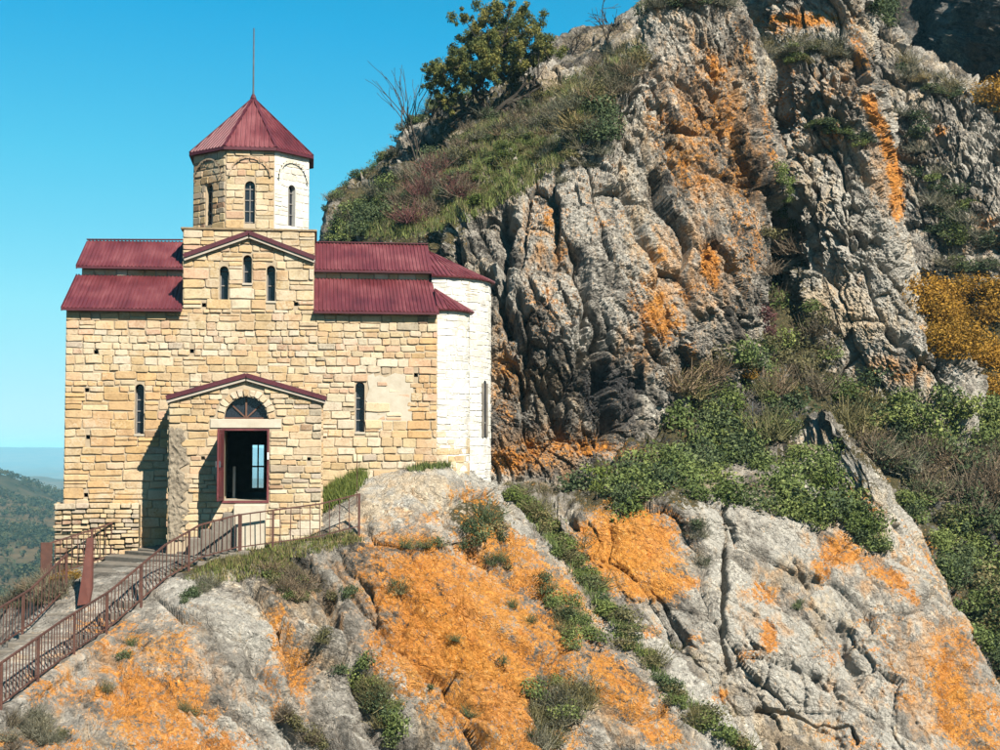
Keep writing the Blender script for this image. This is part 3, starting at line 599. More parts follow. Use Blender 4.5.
# --- grassy shoulder with the tree on the skyline
G_ROWS = [
  [(230, 900, 112), (320, 800, 110), (370, 700, 110), (430, 600, 112), (490, 500, 112), (540, 450, 112), (600, 400, 112), (660, 350, 112), (720, 300, 112)],
  [(270, 442, 92), (325, 272, 90), (375, 210, 92), (435, 155, 93), (490, 118, 94), (540, 92, 94), (600, 66, 94), (660, 40, 94), (720, 30, 94)],
  [(280, 352, 82), (325, 248, 83), (378, 188, 85), (438, 137, 86), (490, 100, 87), (540, 70, 87.5), (600, 44, 88), (655, 10, 88), (715, -6, 88)],
  [(282, 442, 78), (340, 270, 78), (390, 217, 79), (445, 168, 80), (497, 130, 81), (545, 100, 82), (600, 72, 83), (650, 40, 84), (705, 20, 85)],
  [(290, 480, 74), (350, 300, 73), (400, 255, 73), (452, 215, 73.5), (505, 180, 74.5), (550, 150, 76), (600, 112, 78), (648, 78, 80), (700, 60, 82)],
  [(300, 620, 72), (350, 480, 70), (400, 430, 69), (452, 380, 70), (505, 330, 71), (550, 300, 73), (600, 260, 75), (648, 220, 78), (700, 200, 80)],
  [(300, 900, 66), (340, 900, 64), (390, 900, 63), (440, 900, 63), (500, 900, 64), (550, 900, 66), (600, 900, 68), (648, 900, 70), (700, 900, 72)]]
mass('grassy_shoulder', G_ROWS, [10, 25, 60, 80, 80, 30], 320, M['rock'], amp=0.55, lean=(0.2, 0.0), veg=0.42)
print('rock', round(time.time()-T0, 1))
# ------------------------------------------------------------------ valley floor out to the horizon
def ground_z(x, y):
    dx, dy = x-CAM[0], y-CAM[1]; r = np.hypot(dx, dy); a = np.degrees(np.arctan2(dx, dy)) - math.degrees(YAW)
    a = (a+180) % 360-180
    lr = np.log(np.maximum(r, 1.0))
    near = -18 - 1.9*(np.clip(a, -60, 0)+18.6)*3.4           # crest of the wooded slope, rising to the left
    near = np.clip(near, -70, 60)
    kn = [(1, -0.25), (5, -0.5), (9, -5), (20, -15), (60, -22), (250, -32), (500, -46), (800, -42), (1200, None), (1700, -75), (2400, -95), (3600, -62), (4600, -110), (8200, -60), (9500, 46), (13000, 52), (40000, 40)]
    z = np.zeros_like(r)
    for (r0, z0), (r1, z1) in zip(kn[:-1], kn[1:]):
        za = near if z0 is None else z0; zb = near if z1 is None else z1
        t = np.clip((lr-math.log(r0))/(math.log(r1)-math.log(r0)), 0, 1); t = t*t*(3-2*t)
        m = (r >= r0) & (r < r1); z = np.where(m, za+(zb-za)*t, z)
    p = np.stack([x, y, np.zeros_like(x)], -1).reshape(-1, 3)
    amp = np.interp(r.ravel(), [0, 40, 200, 1000, 3000, 8000, 12000], [0, 1.0, 4, 11, 22, 14, 5])
    nz = (fbm(p/420.0, 4) + 0.35*fbm(p/90.0, 3)).reshape(x.shape)
    return z + nz*amp.reshape(x.shape)
rs = np.concatenate([[0.0], np.exp(np.linspace(math.log(2.0), math.log(15500), 170))])
an = np.concatenate([np.linspace(-40, 40, 330), np.linspace(41, 319, 160)])
RR, AA = np.meshgrid(rs, np.radians(an)+YAW, indexing='ij')
GX = CAM[0]+RR*np.sin(AA); GY = CAM[1]+RR*np.cos(AA); GZ = ground_z(GX, GY)
gv = np.stack([GX, GY, GZ], -1); gv = np.concatenate([gv, gv[:, :1]], 1)
me = grid_mesh('ground', gv.reshape(-1, 3), gv.shape[0], gv.shape[1], True)
me.flip_normals()
def ground_material():
    t = NT('valley_grass')
    n = t.noise(0.012, 8, 0.6); n2 = t.noise(0.08, 6, 0.65); n3 = t.noise(0.0016, 6, 0.6)
    v = t.math('ADD', t.math('MULTIPLY', n, 0.45), t.math('ADD', t.math('MULTIPLY', n2, 0.3), t.math('MULTIPLY', n3, 0.25)))
    col = t.ramp(v, [(0.38, (0.020, 0.026, 0.014)), (0.46, (0.048, 0.046, 0.022)), (0.53, (0.105, 0.076, 0.038)), (0.62, (0.165, 0.110, 0.056))])
    return t.done(col, 0.95, spec=0.05)
M['ground'] = ground_material()
me.materials.append(M['ground']); go = bpy.data.objects.new('ground', me); link(go); go['kind'] = 'structure'

# ------------------------------------------------------------------ the air over the valley
def haze_box():
    t = bpy.data.materials.new('valley_haze'); t.use_nodes = True; nt = t.node_tree; nt.nodes.clear()
    out = nt.nodes.new('ShaderNodeOutputMaterial'); pv = nt.nodes.new('ShaderNodeVolumePrincipled')
    pv.inputs['Color'].default_value = (0.36, 0.80, 1.0, 1); pv.inputs['Density'].default_value = HAZE; pv.inputs['Anisotropy'].default_value = 0.0
    nt.links.new(pv.outputs[0], out.inputs['Volume'])
    b = MB(); L = 17000.0; b.box(CAM[0]-L, CAM[0]+L, CAM[1]-L, CAM[1]+L, float(GZ.min())-1.5, max(float(GZ.max()), 48.0)+12.0)
    o = b.build('haze', t); o['kind'] = 'stuff'; tag(o, 'pale blue haze over the distant valley', 'haze')
HAZE = 1.3e-4
haze_box()
# ------------------------------------------------------------------ the church
YC, YP = 4.4, -1.9                                # depth of the dome axis; front of the porch
def fx(px, py=400, Y=0.0): return float(PY(px, py, Y)[0])
def fz(py, px=250, Y=0.0): return float(PY(px, py, Y)[2])
XL, XR = fx(65), fx(437)
ZE = fz(309.5)                                    # eaves
XC = fx(250, 190, YC-1.85)
church = empty('church', (XC, YC, -0.3))
tag(church, 'small stone church with maroon metal roofs, octagonal drum and gabled porch on the rock', 'church')

def arch_poly(xc, z0, z1, w, n=8):
    r = w/2; zc = z1-r
    return [(xc-r, z0), (xc+r, z0)] + [(xc+r*math.cos(a), zc+r*math.sin(a)) for a in [math.pi*k/n for k in range(n+1)]]
def rect_poly(x0, x1, z0, z1): return [(x0, z0), (x1, z0), (x1, z1), (x0, z1)]
def wall_panel(name, outer, holes, y0, thick, mat, parent, mp=None):
    """flat wall with real openings; outer and holes in x,z; mp maps (x,z,depth) to world (depth > 0 goes into the wall)"""
    mp = mp or (lambda x, z, d: (x, y0+d, z))
    loops = [[Vector((x, z, 0)) for x, z in lp] for lp in [outer]+holes]
    tris = tessellate_polygon(loops); flat = [p for lp in loops for p in lp]; n = len(flat)
    b = MB(); vs = [mp(p.x, p.y, 0.0) for p in flat] + [mp(p.x, p.y, thick) for p in flat]
    fs = [tuple(t) for t in tris] + [tuple(n+i for i in reversed(t)) for t in tris]
    k = 0
    for lp in loops:
        m = len(lp)
        for i in range(m): fs.append((k+i, k+(i+1) % m, n+k+(i+1) % m, n+k+i))
        k += m
    b.add(vs, fs); return b.build(name, mat, parent)

# ---- stones
STONES = []                                       # (area, verts, faces, colour, wall)
def clip_poly(poly, a, b, c):
    """keep a*x + b*z <= c"""
    out = []
    for i in range(len(poly)):
        p, q = poly[i], poly[(i+1) % len(poly)]; dp, dq = a*p[0]+b*p[1]-c, a*q[0]+b*q[1]-c
        if dp <= 0: out.append(p)
        if dp*dq < 0: t = dp/(dp-dq); out.append((p[0]+t*(q[0]-p[0]), p[1]+t*(q[1]-p[1])))
    return out
def area(poly): return 0.5*abs(sum(p[0]*q[1]-q[0]*p[1] for p, q in zip(poly, poly[1:]+poly[:1])))
def stone(poly, mp, col, wall, rnd, gap=0.012, proud=(0.006, 0.045), weight=1.0):
    A = area(poly)
    if A < 0.004 or len(poly) < 3: return
    cx = sum(p[0] for p in poly)/len(poly); cz = sum(p[1] for p in poly)/len(poly)
    w = max(p[0] for p in poly)-min(p[0] for p in poly); h = max(p[1] for p in poly)-min(p[1] for p in poly)
    if w < 0.05 or h < 0.03: return
    pts = []
    for p, q in zip(poly, poly[1:]+poly[:1]):     # corners knocked off, edges a little uneven
        L = math.hypot(q[0]-p[0], q[1]-p[1]); 
        if L < 0.02: continue
        c = min(0.035, 0.22*min(w, h))*rnd.uniform(0.4, 1.2); t = min(0.45, c/L)
        for s in ((t, 0.5, 1-t) if L > 0.35 else (t, 1-t)):
            pts.append((p[0]+(q[0]-p[0])*s + rnd.uniform(-1, 1)*min(0.016, h*0.07), p[1]+(q[1]-p[1])*s + rnd.uniform(-1, 1)*min(0.017, h*0.08)))
    n = len(pts)
    if n < 4: return
    sx, sz = max(0.6, 1-2*gap/w), max(0.55, 1-2*gap/h); pr = rnd.uniform(*proud); bv = min(0.018, 0.18*min(w, h))
    tx, tz = rnd.uniform(-0.012, 0.012)/max(w, .1), rnd.uniform(-0.012, 0.012)/max(h, .1)
    def ring(kx, kz, d): return [mp(cx+(x-cx)*kx, cz+(z-cz)*kz, -(d+tx*(x-cx)+tz*(z-cz))) for x, z in pts]
    V = ring(sx, sz, -0.05) + ring(sx, sz, pr) + ring(sx*max(0.5, 1-2*bv/w), sz*max(0.5, 1-2*bv/h), pr+bv*0.7)
    F = [(r*n+i, r*n+(i+1) % n, (r+1)*n+(i+1) % n, (r+1)*n+i) for r in (0, 1) for i in range(n)] + [tuple(2*n+i for i in range(n))]
    STONES.append((A*weight, V, F, col, wall))
def lay(x0, x1, z0, z1, hr, wr, mp, wall, tint, rnd, blocked=lambda za, zb: [], halves=(), split=0.14, skip=lambda x, z: 0.0, **kw):
    """uneven courses of stones between x0..x1, z0..z1, cut by half planes, kept out of blocked intervals"""
    z = z0
    while z < z1-0.04:
        h = rnd.uniform(*(hr(z) if callable(hr) else hr)); h = min(h, z1-z)
        if z1-(z+h) < 0.07: h = z1-z
        ivs = [(x0, x1)]
        for a, b in blocked(z, z+h):
            nxt = []
            for p, q in ivs:
                if b <= p or a >= q: nxt.append((p, q)); continue
                if a-p > 0.05: nxt.append((p, a))
                if q-b > 0.05: nxt.append((b, q))
            ivs = nxt
        for p, q in ivs:
            x = p
            while x < q-0.04:
                w = rnd.uniform(*(wr(x, z) if callable(wr) else wr))*min(1.25, max(0.65, h/0.26)); w = min(w, q-x)
                if q-(x+w) < 0.12: w = q-x
                if rnd.random() >= skip(x+w/2, z+h/2):
                    parts = [rect_poly(x, x+w, z, z+h)]
                    if h > 0.22 and rnd.random() < split:
                        zz = z+h*rnd.uniform(0.35, 0.65); parts = [rect_poly(x, x+w, z, zz), rect_poly(x, x+w, zz, z+h)]
                    elif h > 0.2 and w > 0.55 and rnd.random() < split*0.7:
                        zz = z+h*rnd.uniform(0.4, 0.6); xx = x+w*rnd.uniform(0.4, 0.6); parts = [rect_poly(x, x+w, z, zz), rect_poly(x, xx, zz, z+h), rect_poly(xx, x+w, zz, z+h)]
                    for pl in parts:
                        wv = 0.022*math.sin(x*1.7+z*3)+0.012*math.sin(x*4.1+z*7)+rnd.uniform(-.008, .008)
                        pl = [(a, b+(wv if z0+0.05 < b < z1-0.05 else 0)) for a, b in pl]
                        for hp in halves: pl = clip_poly(pl, *hp) if pl else pl
                        if len(pl) >= 3: stone(pl, mp, tint(sum(a for a, b in pl)/len(pl), sum(b for a, b in pl)/len(pl), rnd), wall, rnd, **kw)
                x += w
        z += h
def blocker(items):
    """items: ('arch', xc, z0, z1, w) or ('rect', x0, x1, z0, z1)"""
    def f(za, zb):
        out = []
        for it in items:
            if it[0] == 'rect':
                _, a, b, c, d = it
                if zb > c+0.01 and za < d-0.01: out.append((a, b))
            else:
                _, xc, z0, z1, w = it; r = w/2; zc = z1-r
                if zb <= z0+0.01 or za >= z1-0.01: continue
                k = r if za < zc else math.sqrt(max(0.0, r*r-(za-zc)**2))
                out.append((xc-k-0.015, xc+k+0.015))
        return out
    return f
def vary(c, rnd, v=0.09, s=0.04):
    k = 1+rnd.uniform(-v, v); return (c[0]*k*(1+rnd.uniform(-s, s)), c[1]*k, c[2]*k*(1+rnd.uniform(-s*1.6, s*1.6)))
OCHRE, GOLD, CREAM, PALESTONE, BROWN, GREYST, PINK = (0.485, 0.350, 0.205), (0.485, 0.325, 0.170), (0.505, 0.395, 0.255), (0.545, 0.465, 0.345), (0.29, 0.19, 0.125), (0.38, 0.315, 0.24), (0.49, 0.33, 0.22)
def pick(rnd, table):
    t = rnd.random()*sum(w for w, _ in table)
    for w, c in table:
        t -= w
        if t <= 0: return vary(c, rnd)
    return vary(table[-1][1], rnd)
def tint_facade(x, z, rnd):
    px, py, _ = PROJ(np.array([[x, 0.0, z]])); px, py = px[0], py[0]
    if px < 185 and py > 372: return pick(rnd, [(5, GOLD), (4, OCHRE), (2, CREAM), (.5, PINK), (.3, BROWN)])
    if px > 412 and py > 335: return pick(rnd, [(6, GOLD), (2, OCHRE), (1, PINK)])
    if py > 425: return pick(rnd, [(2, OCHRE), (4, CREAM), (4, PALESTONE), (.3, GREYST)])
    if px > 330 and py > 368: return pick(rnd, [(2, CREAM), (5, PALESTONE), (1, PINK), (.5, GREYST)])
    if py < 305: return pick(rnd, [(4, OCHRE), (4, CREAM), (1.2, PALESTONE), (1, PINK), (.15, BROWN)])
    if px < 180: return pick(rnd, [(4, OCHRE), (4, CREAM), (1.5, PALESTONE), (1, PINK), (.4, GREYST), (.2, BROWN)])
    return pick(rnd, [(4, OCHRE), (4.5, CREAM), (1.6, PALESTONE), (.6, PINK), (.35, BROWN), (.2, GREYST)])
rs_ = random.Random(11)

# ---- south wall with its gable (one plane)
XG0, XG1, XGP = fx(183, 280), fx(314, 280), fx(249, 235)
ZG, ZGP = fz(258), fz(237.5)
WINS = [(139.5, 384, 434, 8.5), (360, 382, 432, 9), (224, 266, 300, 8.5), (247.5, 255, 283, 8.5), (271, 265.5, 301, 8.5)]
SL = [(fx(c, (a+b)/2), fz(b, c), fz(a, c), w/33.0) for c, a, b, w in WINS]
PUT = [(96, 352), (192, 351), (204, 305), (87, 390), (88, 437), (86, 495), (296, 304), (416, 375)]
PUTW = [(fx(a, b), fz(b, a)) for a, b in PUT]
outer = [(XL, -4.0), (XR, -4.0), (XR, ZE), (XG1, ZE), (XG1, ZG), (XGP, ZGP), (XG0, ZG), (XG0, ZE), (XL, ZE)]
DX0, DX1 = fx(224, 460, YP), fx(267, 460, YP); DZ0, DZ1 = fz(500.5, 245, YP), fz(428.5, 245, YP)
holes = [arch_poly(*s[:1], s[1], s[2], s[3]) for s in SL] + [rect_poly(x-.06, x+.06, z-.06, z+.06) for x, z in PUTW] + [rect_poly(DX0-.05, DX1+0.45, DZ0, DZ1+0.1)]
south = wall_panel('south_wall', outer, holes, 0.0, 0.75, M['mortar'], church)
PX0, PX1 = fx(168.5, 460, YP), fx(321.5, 460, YP); PZE, PZP = fz(401, 168, YP), fz(380.5, 246, YP); PXM = fx(246, 390, YP)
block = [('arch', s[0], s[1], s[2], s[3]) for s in SL] + [('rect', x-.065, x+.065, z-.065, z+.065) for x, z in PUTW] + [('rect', PX0+.05, PX1-.05, -5, PZE-0.1)]
mpS = lambda x, z, d: (x, d, z)
def plaster_zone(x, z):
    px, py, _ = PROJ(np.array([[x, 0.0, z]])); px, py = px[0], py[0]
    return 0.52 if (366 < px < 413 and 374 < py < 431) else 0.0
gs = (ZGP-ZG)/(XGP-XG0)
lay(XL, XR, fz(548), ZE, lambda z: (0.20, 0.37) if z < 2.8 else (0.13, 0.27), lambda x, z: (0.34, 0.82) if (x < XG0 or x > XR-.9) and z < 3.2 else (0.25, 0.68), mpS, south, tint_facade, rs_, blocker(block), skip=plaster_zone, split=0.18)
lay(XG0, XG1, ZE, ZGP, (0.17, 0.34), (0.28, 0.7), mpS, south, tint_facade, rs_, blocker(block), halves=[(-gs, 1.0, ZG-gs*XG0), (gs, 1.0, ZG+gs*XG1)])
# cream plaster left on the wall beside the right window
def ragged(px0, px1, py0, py1, Y, rnd, n=9, k=2.5):
    pts = []
    for (a, b), (c, d) in zip([(px0, py1), (px1, py1), (px1, py0), (px0, py0)], [(px1, py1), (px1, py0), (px0, py0), (px0, py1)]):
        for i in range(n): t = i/n; pts.append((a+(c-a)*t+rnd.uniform(-k, k), b+(d-b)*t+rnd.uniform(-k, k)))
    return [(fx(a, b, Y), fz(b, a, Y)) for a, b in pts]
b = MB(); b.prism(ragged(367, 412, 375, 430, 0, rs_), -0.022, 0.02); b.build('plaster_patch', M['plaster'], church)
# ---- porch
LUX, LUZ0, LUZ1, LUW = fx(246, 410, YP), fz(419, 246, YP), fz(396.5, 246, YP), 42.0/34.6
pouter = [(PX0, -4.0), (PX1, -4.0), (PX1, PZE), (PXM, PZP), (PX0, PZE)]
lun = [(LUX-LUW/2, LUZ0), (LUX+LUW/2, LUZ0)] + [(LUX+LUW/2*math.cos(a), LUZ0+(LUZ1-LUZ0)*math.sin(a)) for a in [math.pi*k/14 for k in range(1, 14)]]
pput = [(fx(309, 459, YP), fz(459, 309, YP)), (fx(203, 458, YP), fz(458, 203, YP))]
porch = wall_panel('porch_front_wall', pouter, [rect_poly(DX0, DX1, DZ0, DZ1), lun] + [rect_poly(x-.05, x+.05, z-.05, z+.05) for x, z in pput], YP, 0.45, M['mortar'], church)
mpP = lambda x, z, d: (x, YP+d, z)
def tint_porch(x, z, rnd):
    px, py, _ = PROJ(np.array([[x, YP, z]])); px, py = px[0], py[0]
    if px < 215: return pick(rnd, [(4, OCHRE), (4, CREAM), (1, PINK), (1, GOLD)])
    return pick(rnd, [(3, CREAM), (2, OCHRE), (2.5, PALESTONE), (1.2, GREYST), (.3, BROWN)])
pb = [('rect', DX0-.10, DX1+.07, DZ0-.08, DZ1+.0), ('rect', LUX-1.02, LUX+1.02, DZ1-.001, LUZ0+.02)] + [('rect', x-.055, x+.055, z-.055, z+.055) for x, z in pput]
RV = 0.24
def lun_block(za, zb):
    out = []
    if zb > LUZ0 and za < LUZ1+RV:
        t = max(0.0, (za-LUZ0)/(LUZ1-LUZ0+RV)); k = (LUW/2+RV)*math.sqrt(max(0, 1-t*t)); out.append((LUX-k-.01, LUX+k+.01))
    return out
pblk = blocker(pb); gp = (PZP-PZE)/(PXM-PX0); gp2 = (PZP-PZE)/(PX1-PXM)
lay(PX0, PX1, fz(545, 245, YP), PZP, lambda z: (0.12, 0.26), lambda x, z: (0.35, 0.85), mpP, porch, tint_porch, rs_, lambda a, c: pblk(a, c)+lun_block(a, c),
    halves=[(-gp, 1.0, PZE-gp*PX0), (gp2, 1.0, PZE+gp2*PX1)], split=0.1, skip=lambda x, z: 1.0 if (x < fx(184, 480, YP) and z < fz(428, 180, YP)) else 0.0)
for k in range(13):                                # voussoirs round the lunette
    a0, a1 = math.pi*(k+.04)/13, math.pi*(k+.96)/13; H = LUZ1-LUZ0; r2 = RV*rs_.uniform(.85, 1.0)
    pl = [(LUX+(LUW/2+o)*math.cos(a), LUZ0+(H+o)*math.sin(a)) for o, a in ((.012, a0), (r2, a0), (r2, a1), (.012, a1))]
    stone(pl, mpP, vary(PALESTONE if k % 3 else OCHRE, rs_), porch, rs_, gap=0.006)
b = MB(); b.box(LUX-1.0, LUX+1.0, YP-0.035, YP+0.2, DZ1+0.012, LUZ0-0.004); b.build('lintel', M['plaster'], church, bevel=0.012)
def roughcast():
    nu, nv = 26, 90; V = []; 
    for j in range(nv):
        py = 424+(540-424)*j/(nv-1); xr = 187+4*math.sin(py*.21)+3*math.sin(py*.53+1)-(12*max(0, (434-py)/10) if py < 434 else 0)
        for i in range(nu): V.append(PY(169.2+(xr-169.2)*i/(nu-1), py, YP))
    V = np.array(V); g = fbm(V*9.0, 3, .7); u = np.tile(np.linspace(0, 1, nu), nv); edge = np.clip((1-u)*8, 0, 1)*np.clip(np.repeat(np.linspace(0, 1, nv), nu)*12, 0, 1)
    V[:, 1] -= (0.02+0.045*np.clip(g+.45, 0, 1.4))*edge; me = grid_mesh('rough_plaster', V, nv, nu, True); mobj('rough_plaster', me, M['grey_plaster'], church)
roughcast()
# porch side walls
b = MB(); b.box(PX0, PX0+0.4, YP+0.452, -0.003, -4, PZE-.02); b.build('porch_side_wall', M['mortar'], church)
b = MB(); b.box(PX1-0.4, PX1, YP+0.452, -0.003, -4, PZE-.02); b.build('porch_side_wall', M['mortar'], church)
mpL = lambda x, z, d: (PX0+d, -x, z); mpRt = lambda x, z, d: (PX1-d, x, z)
lay(0.03, -YP-.02, -1.4, PZE-.05, (0.16, 0.28), (0.3, 0.7), mpL, porch, tint_porch, rs_, weight=0.01)
lay(YP+.02, -0.03, -0.6, PZE-.05, (0.16, 0.28), (0.3, 0.7), mpRt, porch, tint_porch, rs_, weight=0.01)

def slab(name, mat, quad, thick, parent=church):
    """quad of 4 world points (outer face), thickened downwards"""
    q = [np.array(p, float) for p in quad]; n = np.cross(q[1]-q[0], q[3]-q[0]); n /= np.linalg.norm(n)
    if n[2] < 0: n = -n
    b = MB(); b.add(q+[p-n*thick for p in q], [(0, 1, 2, 3), (7, 6, 5, 4), (0, 4, 5, 1), (1, 5, 6, 2), (2, 6, 7, 3), (3, 7, 4, 0)])
    return b.build(name, mat, parent)
def sheet(name, A, B, C, D, mat, parent=church, pitch=0.115, rib=0.032, thick=0.05):
    """profiled metal sheet: eave A->B, top D->C (C = D for a triangle); ribs run up the slope"""
    A, B, C, D = [np.array(p, float) for p in (A, B, C, D)]
    e = B-A; L = np.linalg.norm(e); e /= L; nrm = np.cross(e, (D+C)/2-A); nrm /= np.linalg.norm(nrm)
    if nrm[2] < 0: nrm = -nrm
    s = np.cross(nrm, e); 
    if s[2] < 0: s = -s
    poly = [((p-A)@e, (p-A)@s) for p in (A, B, C, D)]
    def top(u):
        us = [(poly[0]), poly[3], poly[2], poly[1]]; best = 0
        for (u0, v0), (u1, v1) in zip(us[:-1], us[1:]):
            if u1-u0 > 1e-6 and u0-1e-6 <= u <= u1+1e-6: best = max(best, v0+(v1-v0)*(u-u0)/(u1-u0))
        return best
    us = [0.0]; k = pitch*0.5
    while k < L-0.05:
        us += [k-0.034, k-0.018, k+0.018, k+0.034]; k += pitch
    us += [L]
    for q in (poly[2][0], poly[3][0]):
        if 0.02 < q < L-0.02 and min(abs(q-u) for u in us) > 0.004: us.append(q)
    us = sorted(u for u in set(us) if 0 <= u <= L)
    hs = []
    for u in us:
        ph = (u-pitch*0.5) % pitch; ph = min(ph, pitch-ph); hs.append(rib if ph < 0.022 and 0.001 < u < L-0.001 else 0.0)
    V = []
    for u, h in zip(us, hs):
        V += [A+e*u+nrm*h, A+e*u+s*max(top(u), 0.004)+nrm*h, A+e*u-nrm*thick, A+e*u+s*max(top(u), 0.004)-nrm*thick]
    F = []
    for i in range(len(us)-1):
        a, c = 4*i, 4*i+4
        F += [(a, c, c+1, a+1), (a+2, a+3, c+3, c+2), (a, a+2, c+2, c), (a+1, c+1, c+3, a+3)]
    F += [(0, 1, 3, 2), (4*len(us)-4, 4*len(us)-2, 4*len(us)-1, 4*len(us)-3)]
    b = MB(); b.add(V, F); return b.build(name, mat, parent)
# porch roof: two slopes, maroon edge over a pale board
def gable_roof(name, x0, xm, x1, ze, zp, yf, yb, dz0=0.0):
    for (xa, xb) in ((x0, xm), (x1, xm)):
        A, Bp = (xa, yf, ze), (xa, yb, ze); C, D = (xm, yb, zp), (xm, yf, zp)
        sheet(name, A, Bp, C, D, M['roof'], thick=0.075)
        d = 0.085
        q = [(xa, yf+.02, ze-d), (xa, yf+.26, ze-d), (xm, yf+.26, zp-d), (xm, yf+.02, zp-d)]
        slab('barge_board', M['soffit'], q, 0.085)
        t = MB(); t.bar((xa, yf-.012, ze-.02), (xm, yf-.012, zp-.02), 0.02, 0.125); t.build('roof_edge', M['roof_trim'], church)
gable_roof('porch_roof', fx(166, 398, YP-.12), PXM, fx(326.5, 395, YP-.12), fz(397, 166, YP-.12), fz(374.5, 245, YP-.12), YP-0.14, 0.0)
gable_roof('transept_roof', fx(183.5, 254, -.15), XGP, fx(315, 257, -.15), fz(255, 184, -.15), fz(232, 249, -.15), -0.17, YC-2.06)
# transept cheeks above the aisle roofs
for xa, xb in ((XG0, XG0+.45), (XG1-.45, XG1)):
    b = MB(); b.box(xa, xb, 0.752, YC-2.055, ZE-.4, ZG+.02); b.build('transept_cheek', M['mortar'], church)
b = MB(); b.prism([(XG0+.46, ZE), (XG1-.46, ZE), (XG1-.46, ZG), (XGP, ZGP-.05), (XG0+.46, ZG)], 1.2, YC-2.06); b.build('transept_core', M['mortar'], church)

# ---- nave and aisles
YA1, ZA0, ZA1 = 2.5, fz(308.5, 120, -.2), fz(275.5, 120, 2.5)
ZU0, ZU1 = fz(266.5, 120, 2.3), fz(239.5, 120, YC)
Wd = 2*YC
for nm, yy in (('north_wall', Wd),):
    nwx0, nwx1 = fx(252, 465, Wd-.4), fx(264, 465, Wd-.4); nwz0, nwz1 = fz(488, 258, Wd-.4), fz(445, 258, Wd-.4)
    wall_panel('north_wall', rect_poly(XL, XR, -4, ZE), [rect_poly(nwx0, nwx1, nwz0, nwz1)], Wd-0.75, 0.75, M['mortar'], church)
    b = MB(); zc = (nwz0+nwz1)/2; xcw = (nwx0+nwx1)/2
    b.box(nwx0, nwx1, Wd-.4, Wd-.35, zc-.03, zc+.03); b.box(xcw-.025, xcw+.025, Wd-.405, Wd-.345, nwz0, nwz1); b.build('window_bars', M['frame'], church)
b = MB(); b.box(XL, XL+.7, .755, Wd-.755, -4, ZE); b.build('west_wall', M['mortar'], church)
b = MB(); b.box(XR-.7, XR, .755, Wd-.755, -4, ZE); b.build('east_wall', M['mortar'], church)
b = MB(); b.prism([(0.9, ZE-0.02), (Wd-.9, ZE-.02), (Wd-2.48, ZA1-.12), (Wd-2.48, ZU0-.03), (YC, ZU1-.09), (2.48, ZU0-.03), (2.48, ZA1-.12)], XL+.05, XR-.05)
b.v = [(y, x, z) for x, y, z in b.v]; b.build('clerestory', M['plaster'], church)
b = MB(); b.box(XL+.71, XR-.71, .76, Wd-.76, DZ0-.3, DZ0-.01); b.build('floor', M['concrete'], church)
b = MB(); b.box(PX0+.41, PX1-.41, YP+.46, .74, DZ0-.3, DZ0-.012); b.build('porch_floor', M['concrete'], church)
b = MB(); b.box(XL+.71, XR-.71, .76, .80, DZ0, ZE-.1); 
XLo, XRo = XL-.10, XR+.04
for x0, x1, tl in ((XLo, XG0-.0, -.10), (XG1+.0, XRo, 0.0)):
    for side in (0, 1):
        f = (lambda y: y) if side == 0 else (lambda y: Wd-y)
        sheet('aisle_roof', (x0, f(-.22), ZA0), (x1, f(-.22), ZA0), (x1, f(YA1), ZA1), (x0, f(YA1), ZA1), M['roof'])
        sheet('nave_roof', (x0+.02, f(2.28), ZU0), (x1, f(2.28), ZU0), (x1, YC, ZU1), (x0+.02, YC, ZU1+tl), M['roof'])
    b = MB()
    b.bar((x0, -.24, ZA0-.045), (x1, -.24, ZA0-.045), 0.03, 0.06); b.build('eave_trim', M['roof_trim'], church)
    b = MB(); b.bar((x0, 2.26, ZU0-.045), (x1, 2.26, ZU0-.045), 0.03, 0.06); b.build('eave_trim', M['roof_trim'], church)
    b = MB(); b.bar((x0, YC-.02, ZU1+.03+tl*.5), (x1, YC-.02, ZU1+.03), 0.16, 0.03); b.build('ridge_cap', M['roof_trim'], church)
for side in ((XLo-.012,),):
    b = MB(); b.bar((XLo-.012, -.22, ZA0-.03), (XLo-.012, YA1, ZA1-.03), 0.025, 0.13); b.build('verge_trim', M['roof_trim'], church)
    b = MB(); b.bar((XLo+.008, 2.28, ZU0-.03), (XLo+.008, YC, ZU1-.13), 0.025, 0.13); b.build('verge_trim', M['roof_trim'], church)
    b = MB(); b.prism([(.0, ZE), (2.49, ZE), (2.49, ZA1-.1), (0.0, ZA0-.02)], XL+.0, XL+.6); b.v = [(y, x, z) for x, y, z in b.v]; b.build('west_gable', M['mortar'], church)
b = MB(); b.box(XL+.02, XG0, -.03, .7, ZE-.0, ZA0-.05); 
mpC = lambda x, z, d: (x, 2.48+d, z)
for x0, x1 in ((XL+.06, XG0), (XG1, XR-.06)):
    lay(x0, x1, ZA1-.02, ZU0-.06, (0.10, 0.16), (0.3, 0.7), mpC, south, lambda x, z, r: pick(r, [(1, OCHRE), (2, CREAM), (2, PALESTONE)]), rs_)

